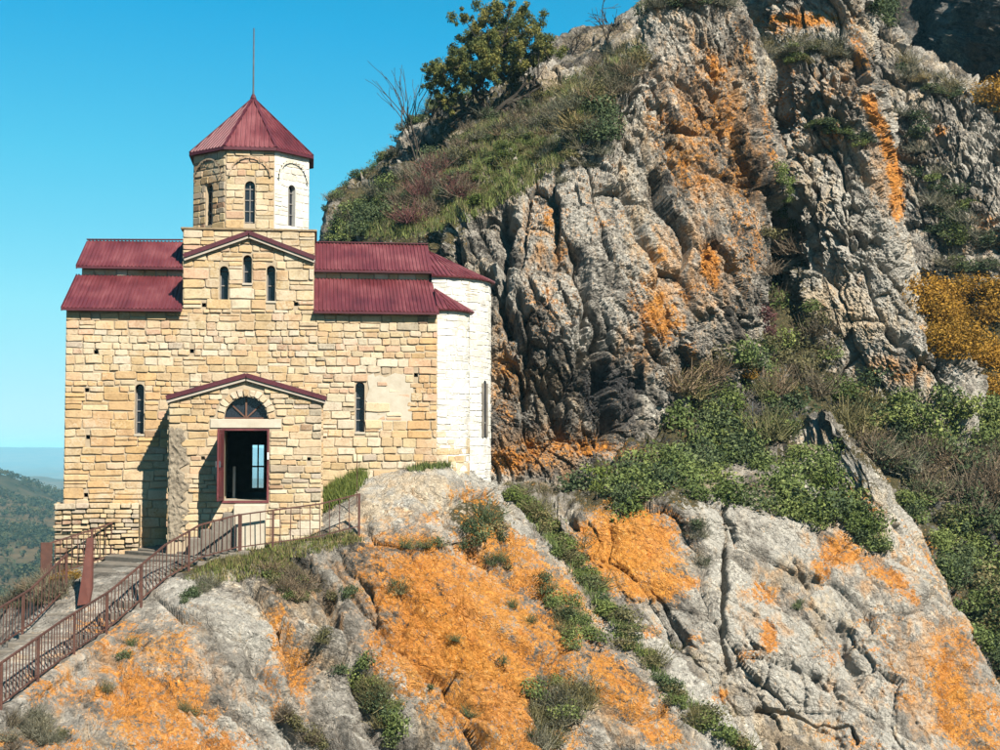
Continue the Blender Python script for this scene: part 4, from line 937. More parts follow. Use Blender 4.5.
# ---- pedestal and drum
HP = 2.05; ZPD = fz(228.5, 250, YC-HP)
b = MB(); b.box(XC-HP, XC+HP, YC-HP, YC+HP, ZE+.2, ZPD-.08); ped = b.build('pedestal', M['mortar'], church)
b = MB(); b.box(XC-HP-.07, XC+HP+.07, YC-HP-.07, YC+HP+.07, ZPD-.08, ZPD); b.build('pedestal_cornice', M['stone'], church, bevel=0.02)
cattr(b_me := bpy.data.objects['pedestal_cornice'].data, 'tint', np.tile(np.array([[0.24, 0.18, 0.11]]), (len(b_me.vertices), 1)))
mpPd = lambda x, z, d: (x, YC-HP+d, z)
tint_gable = lambda x, z, r: pick(r, [(4, OCHRE), (4, CREAM), (1.5, PALESTONE), (.5, PINK)])
lay(XC-HP, XC+HP, fz(262, 250, YC-HP), ZPD-.085, (0.2, 0.3), (0.35, 0.75), mpPd, ped, tint_gable, rs_)
AP = 1.85; SD = 2*AP*math.tan(math.pi/8); ZD0, ZD1 = ZPD, fz(146, 250, YC-AP)
b = MB()
oc = [(XC+AP/math.cos(math.pi/8)*math.cos(math.pi/8+k*math.pi/4), YC+AP/math.cos(math.pi/8)*math.sin(math.pi/8+k*math.pi/4)) for k in range(8)]
DW = (fz(223.5, 250, YC-AP), fz(181, 250, YC-AP), 0.315)
drum = None
for k in range(8):                                 # eight wall faces, each with its slit window and blind arch
    ang = k*math.pi/4 - math.pi/2; nx, ny = math.cos(ang), math.sin(ang); ux, uy = -ny, nx
    def mpD(x, z, d, nx=nx, ny=ny, ux=ux, uy=uy): return (XC+nx*(AP-d)+ux*x, YC+ny*(AP-d)+uy*x, z)
    face = wall_panel('drum_wall', rect_poly(-SD/2, SD/2, ZD0-.01, ZD1), [arch_poly(0, DW[0], DW[1], DW[2])], 0, 0.3, M['mortar'] if k != 1 else M['whitewash'], church, mpD)
    if k in (0, 1, 7):
        tt = (lambda x, z, r: pick(r, [(4, OCHRE), (4, CREAM), (1, PALESTONE), (1, PINK)])) if k == 0 else ((lambda x, z, r: pick(r, [(6, (0.67, 0.645, 0.585)), (1, (0.63, 0.59, 0.51))])) if k == 1 else (lambda x, z, r: pick(r, [(3, OCHRE), (2, CREAM), (1.2, BROWN), (1, GREYST)])))
        arch_z = fz(168, 250, YC-AP)
        lay(-SD/2+.01, SD/2-.01, ZD0+.02, ZD1-.02, (0.17, 0.29), (0.26, 0.6), mpD, face, tt, rs_, blocker([('arch', 0, DW[0], DW[1], DW[2])]), proud=(0.004, 0.03) if k != 1 else (0.002, 0.008), gap=0.012 if k != 1 else 0.004)
        bb = MB(); ra, rb = 0.66, 0.61; zc = fz(177, 250, YC-AP); N = 14
        for i in range(N):
            a0, a1 = math.pi*i/N, math.pi*(i+1)/N
            q = [mpD(r*math.cos(a), zc+r*math.sin(a), d) for d in (-.10, .02) for r, a in ((rb, a0), (ra, a0), (ra, a1), (rb, a1))]
            bb.add(q, [(0, 1, 2, 3), (0, 4, 5, 1), (2, 6, 7, 3)])
        bb.build('blind_arch', M['stone'], church); am = bpy.data.objects[-1].data if False else None
        me_ = [o for o in COL.objects if o.name.startswith('blind_arch')][-1].data
        cattr(me_, 'tint', np.tile(np.array([(0.33, 0.23, 0.145) if k != 1 else (0.56, 0.52, 0.45)]), (len(me_.vertices), 1)))
    bb = MB(); q = [mpD(x, z, .16) for x, z in arch_poly(0, DW[0], DW[1], DW[2])]; bb.add(q, [tuple(range(len(q)))]); wnd = bb.build('drum_window', M['glass'], church)
    bb = MB()
    for zz in np.linspace(DW[0]+.05, DW[1]-.25, 4): bb.bar(mpD(-DW[2]/2, zz, .14), mpD(DW[2]/2, zz, .14), 0.03)
    bb.bar(mpD(0, DW[0], .13), mpD(0, DW[1], .13), .03); bb.build('glazing_bar', M['frame_grey'], wnd)
# drum roof
RE = AP+.13; ZR0, ZR1 = fz(147.0, 250, YC-RE), fz(98, 250, YC)
b = MB(); b.prism([(0, 0)]*3, 0, 0) if False else None
oc2 = [(XC+RE/math.cos(math.pi/8)*math.cos(math.pi/8+k*math.pi/4-math.pi/2-math.pi/4), YC+RE/math.cos(math.pi/8)*math.sin(math.pi/8+k*math.pi/4-math.pi/2-math.pi/4)) for k in range(8)]
for k in range(8):
    (xa, ya), (xb, yb) = oc2[k], oc2[(k+1) % 8]
    sheet('drum_roof', (xa, ya, ZR0), (xb, yb, ZR0), (XC, YC, ZR1), (XC, YC, ZR1), M['roof'], pitch=0.15)
    t = MB(); t.bar((xa, ya, ZR0-.045), (xb, yb, ZR0-.045), 0.03, 0.10); t.build('roof_edge', M['roof_trim'], church)
    t = MB(); t.bar((xa, ya, ZR0+.03), (XC, YC, ZR1+.03), 0.09, 0.03); t.build('hip_cap', M['roof_trim'], church)
b = MB(); b.add([(x, y, ZR0-.09) for x, y in oc2]+[(x, y, ZR0-.06) for x, y in oc2], [tuple(range(8)), tuple(range(15, 7, -1))]+[(i, (i+1) % 8, 8+(i+1) % 8, 8+i) for i in range(8)]); b.build('soffit', M['roof_trim'], church)
b = MB(); zt = fz(28, 250, YC); b.tube([(XC, YC, ZR1-.1), (XC, YC, ZR1+.25), (XC, YC, zt)], [0.05, 0.028, 0.02], 8); sp = b.build('spire_rod', M['steel'], church)
b = MB(); b.tube([(XC, YC, ZR1-.02), (XC, YC, ZR1+.12)], [0.11, 0.05], 8); b.build('spire_base', M['roof_trim'], sp)

# ---- apses, whitewashed
def apse(yc, r, ztop, zapex, zbase, tint, dense, name):
    N = 28; b = MB(); ring = []
    for i in range(N+1):
        a = -math.pi/2 + math.pi*i/N; ring.append((XR+r*math.cos(a), yc+r*math.sin(a)))
    b.add([(x, y, zbase) for x, y in ring]+[(x, y, ztop) for x, y in ring], [(i, i+1, N+2+i, N+1+i) for i in range(N)]+[tuple(N+1+i for i in range(N+1))])
    w = b.build(name, M['whitewash'], church, smooth=True)
    if dense:
        mpA = lambda x, z, d: (XR+(r-d)*math.cos(-math.pi/2+x/r), yc+(r-d)*math.sin(-math.pi/2+x/r), z)
        lay(0.0, r*math.pi*0.62, zbase+1.5, ztop-.02, (0.15, 0.30), (0.3, 0.7), mpA, w, tint, rs_, proud=(0.001, 0.011), gap=0.004)
    M_ = 9; re = r+.16
    for i in range(M_):
        a0, a1 = -math.pi/2+math.pi*i/M_, -math.pi/2+math.pi*(i+1)/M_
        sheet('apse_roof', (XR+re*math.cos(a0), yc+re*math.sin(a0), ztop), (XR+re*math.cos(a1), yc+re*math.sin(a1), ztop), (XR+.02, yc, zapex), (XR+.02, yc, zapex), M['roof'], pitch=0.15)
    return w
RC = fx(490, 380, YC)-XR; RS = fx(469, 380, 1.3)-XR
WHITE = (0.64, 0.62, 0.57)
def tint_apse(x, z, rnd):
    if z < fz(438, 450, 0.2) + 0.25*math.sin(x*5): return pick(rnd, [(2, OCHRE), (3, CREAM), (3, PALESTONE), (1, (0.54, 0.5, 0.43))])
    return vary(WHITE, rnd, .04, .02)
apse(1.3, RS, fz(313, 460, 1.3), fz(289, 440, 1.3), -3.0, tint_apse, True, 'south_apse')
capse = apse(YC, RC, fz(284, 480, YC), fz(251, 440, YC), -3.0, lambda x, z, r: vary(WHITE, r, .03, .02), True, 'main_apse')
apse(Wd-1.3, RS, fz(313, 460, 1.3), fz(289, 440, 1.3), -3.0, tint_apse, False, 'north_apse')
b = MB(); b.prism([(.05, ZE-.01), (Wd-.05, ZE-.01), (Wd-2.4, ZA1-.14), (2.4, ZA1-.14)], XR-.4, XR-.01); b.v = [(y, x, z) for x, y, z in b.v]; b.build('east_gable', M['plaster'], church)
# narrow window of the main apse
aw = -math.acos(min(1, (fx(484.5, 400, 3.2)-XR)/RC)); mpAw = lambda x, z, d: (XR+(RC-d)*math.cos(aw+x/RC), YC+(RC-d)*math.sin(aw+x/RC), z)
z0_, z1_ = fz(437, 484, 3.0), fz(380, 484, 3.0)
bb = MB(); q = [mpAw(x, z, -.03) for x, z in arch_poly(0, z0_, z1_, .20)]; bb.add(q, [tuple(range(len(q)))]); bb.build('apse_window', M['glass'], church)
bb = MB()
for s in (-1, 1): bb.bar(mpAw(s*.14, z0_, -.03), mpAw(s*.14, z1_-.1, -.03), .10, .07, up=(1, 0, 0))
bb.build('apse_window_jamb', M['pathstone'], church)

# ---- windows of the south wall, door, lunette
for (xc, z0, z1, w), big in zip(SL, (1, 1, 0, 0, 0)):
    b = MB(); q = [(x, .30, z) for x, z in arch_poly(xc, z0, z1, w+.02)]; b.add(q, [tuple(range(len(q)))]); wd = b.build('window', M['glass'], church)
    b = MB()
    b.box(xc-w/2, xc-w/2+.035, .26, .295, z0, z1-w/2); b.box(xc+w/2-.035, xc+w/2, .26, .295, z0, z1-w/2)
    for zz in np.linspace(z0+.02, z1-w*.5, 5 if big else 3): b.box(xc-w/2+.036, xc+w/2-.036, .262, .293, zz-.016, zz+.016)
    b.build('window_frame', M['frame_grey'], wd)
    b = MB(); b.box(xc-w/2-.02, xc+w/2+.02, -.04, .25, z0-.06, z0-.004); b.build('sill', M['plaster'], wd)
b = MB(); q = [(x, YP+.22, z) for x, z in lun]; b.add(q, [tuple(range(len(q)))]); lw = b.build('lunette_window', M['glass'], church)
b = MB(); b.box(LUX-LUW/2, LUX+LUW/2, YP+.16, YP+.215, LUZ0, LUZ0+.05); b.box(LUX-.025, LUX+.025, YP+.158, YP+.214, LUZ0+.051, LUZ1-.01)
for s in (-1, 1): b.bar((LUX+s*.02, YP+.19, LUZ0+.05), (LUX+s*.42, YP+.19, LUZ0+.42), .03, .04)
b.build('window_frame', M['frame'], lw)
b = MB()
b.box(DX0-.09, DX0-.0, YP-.02, YP+.12, DZ0-.07, DZ1+.0); b.box(DX1+.0, DX1+.06, YP-.02, YP+.12, DZ0-.07, DZ1)
b.box(DX0-.09, DX1+.06, YP-.022, YP+.12, DZ1+.001, DZ1+.055) if False else b.box(DX0+.001, DX1-.001, YP-.018, YP+.12, DZ1-.06, DZ1-.002)
b.box(DX0+.001, DX1-.001, YP-.03, YP+.12, DZ0-.07, DZ0-.002); b.build('door_frame', M['door'], church)
LW = 1.22; th = R(93)                               # open leaf, swung out past a right angle
def leaf(s, z, t): return (DX0-.03+math.cos(th)*s-math.sin(th)*t, YP-.02-math.sin(th)*s-math.cos(th)*t, z)
b = MB()
def lbox(b, s0, s1, z0, z1, t0, t1):
    q = [leaf(s, z, t) for z in (z0, z1) for s, t in ((s0, t0), (s1, t0), (s1, t1), (s0, t1))]
    b.add(q, [(0, 3, 2, 1), (4, 5, 6, 7), (0, 1, 5, 4), (1, 2, 6, 5), (2, 3, 7, 6), (3, 0, 4, 7)])
lbox(b, 0, LW, DZ0+.01, DZ1-.03, -.025, .025); door = b.build('door', M['door'], church, bevel=0.006)
for za, zb in ((.12, .85), (.98, 1.9)):
    b = MB(); lbox(b, .12, LW-.12, DZ0+za, DZ0+zb, .026, .045); lbox(b, .12, LW-.12, DZ0+za, DZ0+zb, -.045, -.026); b.build('door_panel', M['door'], door, bevel=0.012)
b = MB(); lbox(b, LW-.09, LW-.03, DZ0+.95, DZ0+1.12, .03, .07); lbox(b, LW-.09, LW-.03, DZ0+.95, DZ0+1.12, -.07, -.03); b.build('door_handle', M['steel'], door)
xwp = fx(234, 490, .2); b = MB(); b.tube([(xwp, .2, DZ0), (xwp, .2, DZ0+.95)], .045, 8); wp = b.build('white_post', M['white_post'])
tag(wp, 'short white post standing inside the dark church doorway', 'post')
b = MB(); b.box(DX1+.005, DX1+.055, YP-.05, YP-.022, fz(456, 267, YP)-.1, fz(456, 267, YP)+.1); b.build('door_notice', M['white_post'], church)

# ---- doorstep block and side steps
LZ = -1.05
b = MB(); b.box(fx(235, 520, YP), fx(266, 520, YP), YP-.85, YP-.01, LZ-.6, DZ0-.09); st = b.build('doorstep', M['plaster'], church, bevel=0.02)
for k in range(4):
    x1 = fx(235, 520, YP)-.004-k*.30; b = MB(); b.box(x1-.298, x1, YP-.8, YP-.05, LZ-.6, DZ0-.09-.23*(k+1)); b.build('step', M['pathstone'], st, bevel=0.02)
# ---- dry-laid plinth under the west corner
px0, px1 = fx(54, 530, -.35), fx(139, 530, -.35); zpl = fz(503, 90, -.35)
b = MB(); b.box(px0+.06, px1, -.30, .5, -3.2, zpl-.06); pl = b.build('plinth', M['soil'], church)
mpPl = lambda x, z, d: (x, -.30+d, z)
lay(px0, px1, -1.7, zpl, (0.07, 0.17), (0.3, 0.85), mpPl, pl, lambda x, z, r: pick(r, [(3, OCHRE), (2.5, CREAM), (1, GREYST), (.6, BROWN)]), rs_, proud=(0.0, 0.13), gap=0.014, weight=0.5)
mpPl2 = lambda x, z, d: (px0+.06+d, -x, z)
lay(-.5, .30, -1.7, zpl, (0.07, 0.17), (0.3, 0.6), mpPl2, pl, lambda x, z, r: pick(r, [(3, OCHRE), (2.5, CREAM)]), rs_, proud=(0.0, 0.1), gap=0.014, weight=0.01)

# ---- stones become meshes: the 300 largest on their own, the rest joined
STONES.sort(key=lambda s: -s[0])
def stone_mesh(V, F, c, name='stone'):
    me = bpy.data.meshes.new(name); me.from_pydata([tuple(map(float, v)) for v in V], [], F)
    cattr(me, 'tint', np.tile(np.array([c]), (len(V), 1))); me.materials.append(M['stone']); return me
def facing(V, F):
    return F
for A_, V, F, c, wall in STONES[:300]:
    o = mobj('stone', stone_mesh(V, F, c), None, wall)
VV, FF, CC = [], [], []
for A_, V, F, c, wall in STONES[300:]:
    k = len(VV); VV += [tuple(map(float, v)) for v in V]; FF += [tuple(k+i for i in f) for f in F]; CC += [c]*len(V)
me = bpy.data.meshes.new('small_stones'); me.from_pydata(VV, [], FF); cattr(me, 'tint', np.array(CC)); me.materials.append(M['stone'])
o = mobj('small_stones', me, None, church); o['kind'] = 'stuff'
print('stones', len(STONES), round(time.time()-T0, 1))
# ------------------------------------------------------------------ stepped path and railings
def poly_at(pts, s):
    """point at fraction s of a polyline (by index)"""
    k = len(pts)-1; i = min(int(s*k), k-1); f = s*k-i; return pts[i]*(1-f)+pts[i+1]*f
EDG = [P(*c) for c in EDGE]; FRR = [P(*c) for c in FAR]
path = empty('stone_stair', EDG[3]); tag(path, 'flight of worn stone steps climbing between the rusty railings to the church', 'steps')
rp = random.Random(5)
nst = 24
for k in range(nst):
    s0, s1 = k/nst, (k+1)/nst
    a0, a1 = poly_at(EDG[1:8], s0), poly_at(EDG[1:8], s1+.012); f0, f1 = poly_at(FRR[1:6]+[FRR[6]*.35+FRR[7]*.65, FRR[7]], s0), poly_at(FRR[1:6]+[FRR[6]*.35+FRR[7]*.65, FRR[7]], s1+.012)
    z = max(a0[2], f0[2])*.5+(a0[2]+f0[2])*.25 + .11 + rp.uniform(-.015, .015)
    q = [a0, a1, f1, f0]; cen = sum(q)/4
    q = [p+(p-cen)*(-.02)+np.array([rp.uniform(-.03, .03), rp.uniform(-.03, .03), 0]) for p in q]
    b = MB(); b.add([(p[0], p[1], z) for p in q]+[(p[0], p[1], z-.5) for p in q], [(0, 1, 2, 3), (7, 6, 5, 4), (0, 4, 5, 1), (1, 5, 6, 2), (2, 6, 7, 3), (3, 7, 4, 0)])
    b.build('step', M['pathstone'], path, bevel=0.02)
def railing(base, height, spacing, label, posts, bw=0.022, group=None, zoff=0.0, name='railing', low=0.10):
    base = [np.array(p, float)+np.array([0, 0, zoff]) for p in base]
    r = empty(name, base[0]); tag(r, label, 'railing', group)
    L = [0.0]
    for a, c in zip(base[:-1], base[1:]): L.append(L[-1]+np.linalg.norm((c-a)[:2]))
    def at(s):
        i = max(0, min(len(L)-2, int(np.searchsorted(L, s)-1))); f = (s-L[i])/(L[i+1]-L[i]); return base[i]*(1-f)+base[i+1]*f
    up = np.array([0, 0, 1.0]); n = max(1, int(round(L[-1]/.9)))
    for a, c in zip(base[:-1], base[1:]):
        b = MB(); b.bar(a+up*height, c+up*height, .05, .04); b.build('top_rail', M['rust'], r)
        b = MB(); b.bar(a+up*low, c+up*low, .035, .03); b.build('bottom_rail', M['rust'], r)
    for s in posts:
        p = at(s*L[-1]); b = MB(); b.bar(p-up*.45, p+up*(height+.02), .065); b.build('post', M['rust'], r, bevel=.006)
    k = int(L[-1]/spacing); src = None
    for i in range(1, k):
        p = at(i*L[-1]/k); 
        if src is None:
            b = MB(); b.bar((0, 0, 0), (0, 0, height-low), bw); src = b.mesh('baluster'); src.materials.append(M['rust'])
        o = bpy.data.objects.new('baluster', src); link(o, r); o.location = Vector(p+up*low) - parent_loc(r)
        o.rotation_euler = (rp.uniform(-.02, .02), rp.uniform(-.02, .02), rp.uniform(-.2, .2))
    return r
lowr = [EDG[1], EDG[2], EDG[3], EDG[4], EDG[5], P(200, 562, 40.0), P(239, 551, 40.9)]
railing(lowr, 0.98, .135, 'long rusty railing with close bars stepping down the near side of the stair', [0, .12, .24, .36, .49, .62, .73, .87, 1.0], zoff=.02)
railing([P(240.5, 551, 40.95), P(277, 546, 41.1), P(320, 540, 41.3), P(359, 530, 41.45)], 0.95, .26, 'short rusty railing with widely spaced bars in front of the doorstep', [0, .27, 1.0], zoff=.05, low=.06)
railing([FRR[1], FRR[2], FRR[3], FRR[4], FRR[5]*.75+FRR[4]*.25], 0.98, .15, 'rusty railing along the valley side of the stair, ending at the red panel', [0, .3, .55, .8, 1.0], zoff=.05)
railing([P(43, 582, 42.0), P(92, 566, 42.8), P(138, 549, 43.6)], 1.02, .16, 'rusty railing below the dry-stone plinth at the church corner', [0, .5, 1.0], zoff=.02)
b = MB(); q0 = P(46, 580, 41.7); b.box(q0[0]-.16, q0[0]+.16, q0[1]-.03, q0[1]+.03, q0[2]-.3, q0[2]+1.05); o = b.build('metal_plate', M['rust'], bevel=.01); tag(o, 'upright rusty metal plate at the outer end of the plinth railing', 'metal plate')
# tall red-brown panel where the railing ends
gp_ = [P(77, 606, 37.6), P(89, 604, 37.9), P(92, 588, 38.0), P(92.5, 538, 38.1), P(86.5, 538, 38.1), P(83, 568, 37.9)]
b = MB(); off = RGT*.05*0 + np.array([0.02, .10, 0]); n = len(gp_)
b.add(gp_+[p+off for p in gp_], [tuple(range(n)), tuple(range(2*n-1, n-1, -1))]+[(i, (i+1) % n, n+(i+1) % n, n+i) for i in range(n)])
o = b.build('gate_panel', M['rust_panel'], bevel=.008); tag(o, 'tall red-brown steel panel leaning at the end of the valley railing', 'gate panel')
b = MB(); p = P(357, 500, 42.2); b.tube([p-np.array([0, 0, .2]), p+np.array([0, 0, 1.3])], .012, 5); o = b.build('thin_rod', M['rust']); tag(o, 'thin upright metal rod beside the end of the short railing', 'rod')
b = MB(); p = P(753, 462, 59.0); b.tube([p-np.array([0, 0, .5]), p+np.array([0, 0, 2.4])], .02, 5); o = b.build('thin_pole', M['steel']); tag(o, 'thin grey pole standing in the green thicket', 'pole')
# ------------------------------------------------------------------ plants
def leaf_quads(pts, size, rng, out=None, aspect=0.55, up=0.0):
    """one folded diamond per point"""
    n = len(pts); a = rng.normal(size=(n, 3)); 
    if out is not None: a = a + out*0.9
    a[:, 2] += up; a /= np.linalg.norm(a, axis=1)[:, None]
    t = np.cross(a, rng.normal(size=(n, 3))); t /= np.linalg.norm(t, axis=1)[:, None]; s = np.cross(a, t)
    L = size*rng.uniform(0.6, 1.3, n)[:, None]
    V = np.stack([pts-t*L*.5, pts+s*L*aspect*.5+a*L*.08, pts+t*L*.5, pts-s*L*aspect*.5+a*L*.08], 1).reshape(-1, 3)
    return V, np.arange(4*n).reshape(-1, 4)
def lumps_points(n, k, r, rng, flat=0.75, shell=0.55):
    """points in k overlapping lumps spread through a rounded volume of radius r sitting on z = 0"""
    c = rng.normal(size=(k, 3)); c /= np.linalg.norm(c, axis=1)[:, None]; c *= (rng.uniform(0.2, 0.72 if flat > .5 else .5, k)[:, None]); c[:, 2] = np.abs(c[:, 2])*flat
    rad = rng.uniform(0.26, 0.48, k); c[0] = (0, 0, .12); rad[0] = .5; w = rng.choice(k, n, p=rad**2/np.sum(rad**2))
    d = rng.normal(size=(n, 3)); d /= np.linalg.norm(d, axis=1)[:, None]; q = rng.uniform(shell, 1.0, n)[:, None]
    p = c[w]+d*q*rad[w][:, None]*rng.uniform(0.8, 1.2, n)[:, None]; p[:, 2] = np.maximum(p[:, 2]+0.12, 0.0)
    return p*r, d, w
def shrub_mesh(name, mat, seed, n=520, size=0.085, k=11, flat=0.75):
    rng = np.random.default_rng(seed); p, d, w = lumps_points(n, k, 0.62, rng, flat)
    V, F = leaf_quads(p, size, rng, d, up=0.3); me = bpy.data.meshes.new(name); raw_mesh(me, V, F)
    lt = rng.random(k)[w]*0.5+rng.random(n)*0.5; fattr(me, 'tint', np.repeat(lt, 4)); me.materials.append(mat); return me
def twig_mesh(name, mat, seed, n=150, leaves=160, h=0.85, size=0.06):
    """upright spray of thin stems with a few small leaves"""
    rng = np.random.default_rng(seed); b0 = rng.normal(size=(n, 3))*np.array([.16, .16, 0]); dr = rng.normal(size=(n, 3))*np.array([.6, .6, .25])+np.array([0, 0, .75]); dr /= np.linalg.norm(dr, axis=1)[:, None]
    L = h*rng.uniform(0.45, 1.05, n)[:, None]; tip = b0+dr*L; mid = b0+dr*L*.5+rng.normal(size=(n, 3))*.05
    s = np.cross(dr, rng.normal(size=(n, 3))); s /= np.linalg.norm(s, axis=1)[:, None]; w = .011
    V = np.stack([b0-s*w, b0+s*w, mid+s*w*.7, mid-s*w*.7, mid-s*w*.7, mid+s*w*.7, tip+s*w*.3, tip-s*w*.3], 1).reshape(-1, 3)
    F = np.arange(8*n).reshape(-1, 4); t1 = np.repeat(rng.random(n)*.6+.3, 8)
    i = rng.integers(0, n, leaves); f = rng.uniform(.4, 1.0, leaves)[:, None]; lp = b0[i]+(tip[i]-b0[i])*f+rng.normal(size=(leaves, 3))*.05
    V2, F2 = leaf_quads(lp, size, rng); V = np.concatenate([V, V2]); F = np.concatenate([F, F2+8*n]); V[:, 2] = np.maximum(V[:, 2], -.05)
    me = bpy.data.meshes.new(name); raw_mesh(me, V, F); fattr(me, 'tint', np.concatenate([t1, np.repeat(rng.random(leaves), 4)])); me.materials.append(mat); return me
LIB = {}
def shrub_lib(kind, mat):
    if (kind, mat) not in LIB:
        sd = abs(hash_str(kind+mat)) % 9999
        if kind == 'leafy': LIB[kind, mat] = [shrub_mesh('shrub_'+mat, M[mat], sd+i) for i in range(4)]
        elif kind == 'low': LIB[kind, mat] = [shrub_mesh('low_shrub_'+mat, M[mat], sd+i, flat=0.4, n=520, k=7) for i in range(3)]
        elif kind == 'big': LIB[kind, mat] = [shrub_mesh('bush_'+mat, M[mat], sd+i, n=1700, size=0.05, k=20) for i in range(3)]
        else: LIB[kind, mat] = [twig_mesh('twigs_'+mat, M[mat], sd+i) for i in range(4)]
    return LIB[kind, mat]
def hash_str(s):
    h = 7
    for ch in s: h = (h*31+ord(ch)) & 0xffff
    return h
def in_poly(x, y, poly):
    c = False; j = len(poly)-1
    for i in range(len(poly)):
        (xi, yi), (xj, yj) = poly[i], poly[j]
        if (yi > y) != (yj > y) and x < (xj-xi)*(y-yi)/(yj-yi)+xi: c = not c
        j = i
    return c
def ground_at(px, py):
    """nearest rock surface point seen at a photo pixel"""
    ix, iy = zb_index(px, py); ix, iy = int(ix), int(iy)
    for r in (0, 1, 2, 3):
        s = (slice(max(iy-r, 0), iy+r+1), slice(max(ix-r, 0), ix+r+1)); z = ZB[s]
        if z.size and z.min() < 1e8:
            k = np.unravel_index(np.argmin(z), z.shape); return ZBP[s][k], ZBN[s][k]
    return None, None
pr_ = random.Random(21)
NPL = [0]
KIND = {  # (shape, leaf) -> object name, words for the label
    'leaf': ('green_shrub', 'mid-green leafy shrub'), 'leaf_dark': ('evergreen_shrub', 'dark evergreen shrub'), 'leaf_fresh': ('fresh_green_shrub', 'bright green shrub'),
    'leaf_olive': ('olive_shrub', 'olive-coloured shrub'), 'leaf_red': ('red_shrub', 'dark red shrub'), 'leaf_yellow': ('yellow_shrub', 'yellow-leaved shrub'), 'leaf_rust': ('conifer', 'rust-brown conifer')}
TWIG = {'leaf_brown': ('brown_bush', 'bare brown bush'), 'leaf_grey': ('grey_bush', 'bare grey-green bush'), 'leaf_olive': ('olive_tuft', 'stemmy olive tuft'), 'leaf_red': ('reddish_bush', 'bare reddish bush'), 'straw': ('straw_tuft', 'pale straw tuft'), 'leaf_dark': ('dark_tuft', 'stemmy dark green tuft')}
LOW = {'leaf': ('low_green_plant', 'low mid-green plant'), 'leaf_dark': ('low_dark_plant', 'low dark green plant'), 'leaf_fresh': ('low_fresh_plant', 'low bright green plant'), 'leaf_olive': ('low_olive_plant', 'low olive plant')}
FIN = [(818, 424), (846, 448), (868, 476), (902, 528), (942, 588), (1000, 690)]      # the pale rock fin stays bare
def put(kind, mat, px, py, size, place, sink=0.06, cat='shrub', squash=1.0, name=None, words=None):
    if px > 800 and 405 < py < 700 and float(segdist(np.array([px+2.0]), np.array([py-4.0]), FIN)[0]) < 11: return None
    p, n = ground_at(px, py)
    if p is None: return None
    nm, wd = (TWIG if kind == 'twig' else LOW if kind == 'low' else KIND)[mat]; nm, wd = name or nm, words or wd
    me = pr_.choice(shrub_lib(kind, mat)); o = bpy.data.objects.new(nm, me); link(o)
    o.location = (float(p[0]), float(p[1]), float(p[2])-sink*size); o.rotation_euler = (pr_.uniform(-.25, .25), pr_.uniform(-.25, .25), pr_.uniform(0, 6.28))
    o.scale = (size*pr_.uniform(.85, 1.15), size*pr_.uniform(.85, 1.15), size*pr_.uniform(.8, 1.1)*squash); tag(o, wd+' '+place, cat, (wd[:-4]+'bushes' if wd.endswith('bush') else wd+'s')+' '+place); NPL[0] += 1
    return o
def scatter(poly, count, mix, smin, smax, place, cat='shrub', squash=1.0, **kw):
    xs = [p[0] for p in poly]; ys = [p[1] for p in poly]; done = 0; tries = 0; tot = sum(m[0] for m in mix)
    while done < count and tries < count*30:
        tries += 1; x, y = pr_.uniform(min(xs), max(xs)), pr_.uniform(min(ys), max(ys))
        if not in_poly(x, y, poly): continue
        t = pr_.random()*tot
        for w, kind, mat in mix:
            t -= w
            if t <= 0: break
        put(kind, mat, x, y, pr_.uniform(smin, smax), place, cat=cat, squash=squash, **kw); done += 1
def strip(pts, width, count, mix, smin, smax, place, squash=1.0, cat='shrub', **kw):
    tot = sum(m[0] for m in mix)
    for i in range(count):
        s = (i+pr_.random())/count*(len(pts)-1); k = min(int(s), len(pts)-2); f = s-k
        x = pts[k][0]*(1-f)+pts[k+1][0]*f+pr_.uniform(-1, 1)*width; y = pts[k][1]*(1-f)+pts[k+1][1]*f+pr_.uniform(-.4, .4)*width
        t = pr_.random()*tot
        for w, kind, mat in mix:
            t -= w
            if t <= 0: break
        put(kind, mat, x, y, pr_.uniform(smin, smax), place, squash=squash, cat=cat, **kw)

# green thicket along the top of the grey slab
scatter([(572, 498), (596, 476), (650, 456), (700, 448), (760, 454), (800, 464), (832, 486), (866, 528), (850, 536), (795, 520), (745, 506), (690, 498), (645, 514), (598, 518)], 75,
        [(6, 'leafy', 'leaf'), (3, 'leafy', 'leaf_dark'), (1, 'leafy', 'leaf_fresh')], 1.3, 2.1, 'in the thicket along the top of the grey slab')
scatter([(670, 424), (700, 402), (740, 398), (790, 412), (850, 444), (868, 474), (832, 478), (790, 458), (740, 448), (690, 446)], 42,
        [(4, 'leafy', 'leaf'), (2, 'leafy', 'leaf_dark'), (1.5, 'leafy', 'leaf_fresh'), (.5, 'twig', 'leaf_olive')], 1.4, 2.3, 'on the slope behind the slab thicket')
scatter([(665, 388), (700, 364), (740, 349), (775, 344), (830, 349), (872, 379), (888, 424), (850, 434), (790, 409), (740, 394), (690, 402)], 50,
        [(1.6, 'twig', 'leaf_brown'), (.8, 'twig', 'leaf_olive'), (3, 'leafy', 'leaf_olive'), (3, 'leafy', 'leaf'), (1.5, 'leafy', 'leaf_dark')], 1.3, 2.2, 'below the foot of the upper ridge')
scatter([(770, 235), (798, 240), (815, 300), (825, 345), (780, 345), (765, 290)], 22, [(3, 'twig', 'leaf_brown'), (2, 'leafy', 'leaf_olive'), (1.5, 'leafy', 'leaf')], 1.1, 1.9, 'in the gully between cliff and ridge')
for x, y, s in ((764, 318, 1.7), (768, 338, 1.4)): put('leafy', 'leaf_red', x, y, s, 'at the foot of the cliff gully')
for x, y, s in ((745, 376, 1.3), (778, 396, 1.2)): put('leafy', 'leaf_yellow', x, y, s, 'among the dry bushes below the ridge')
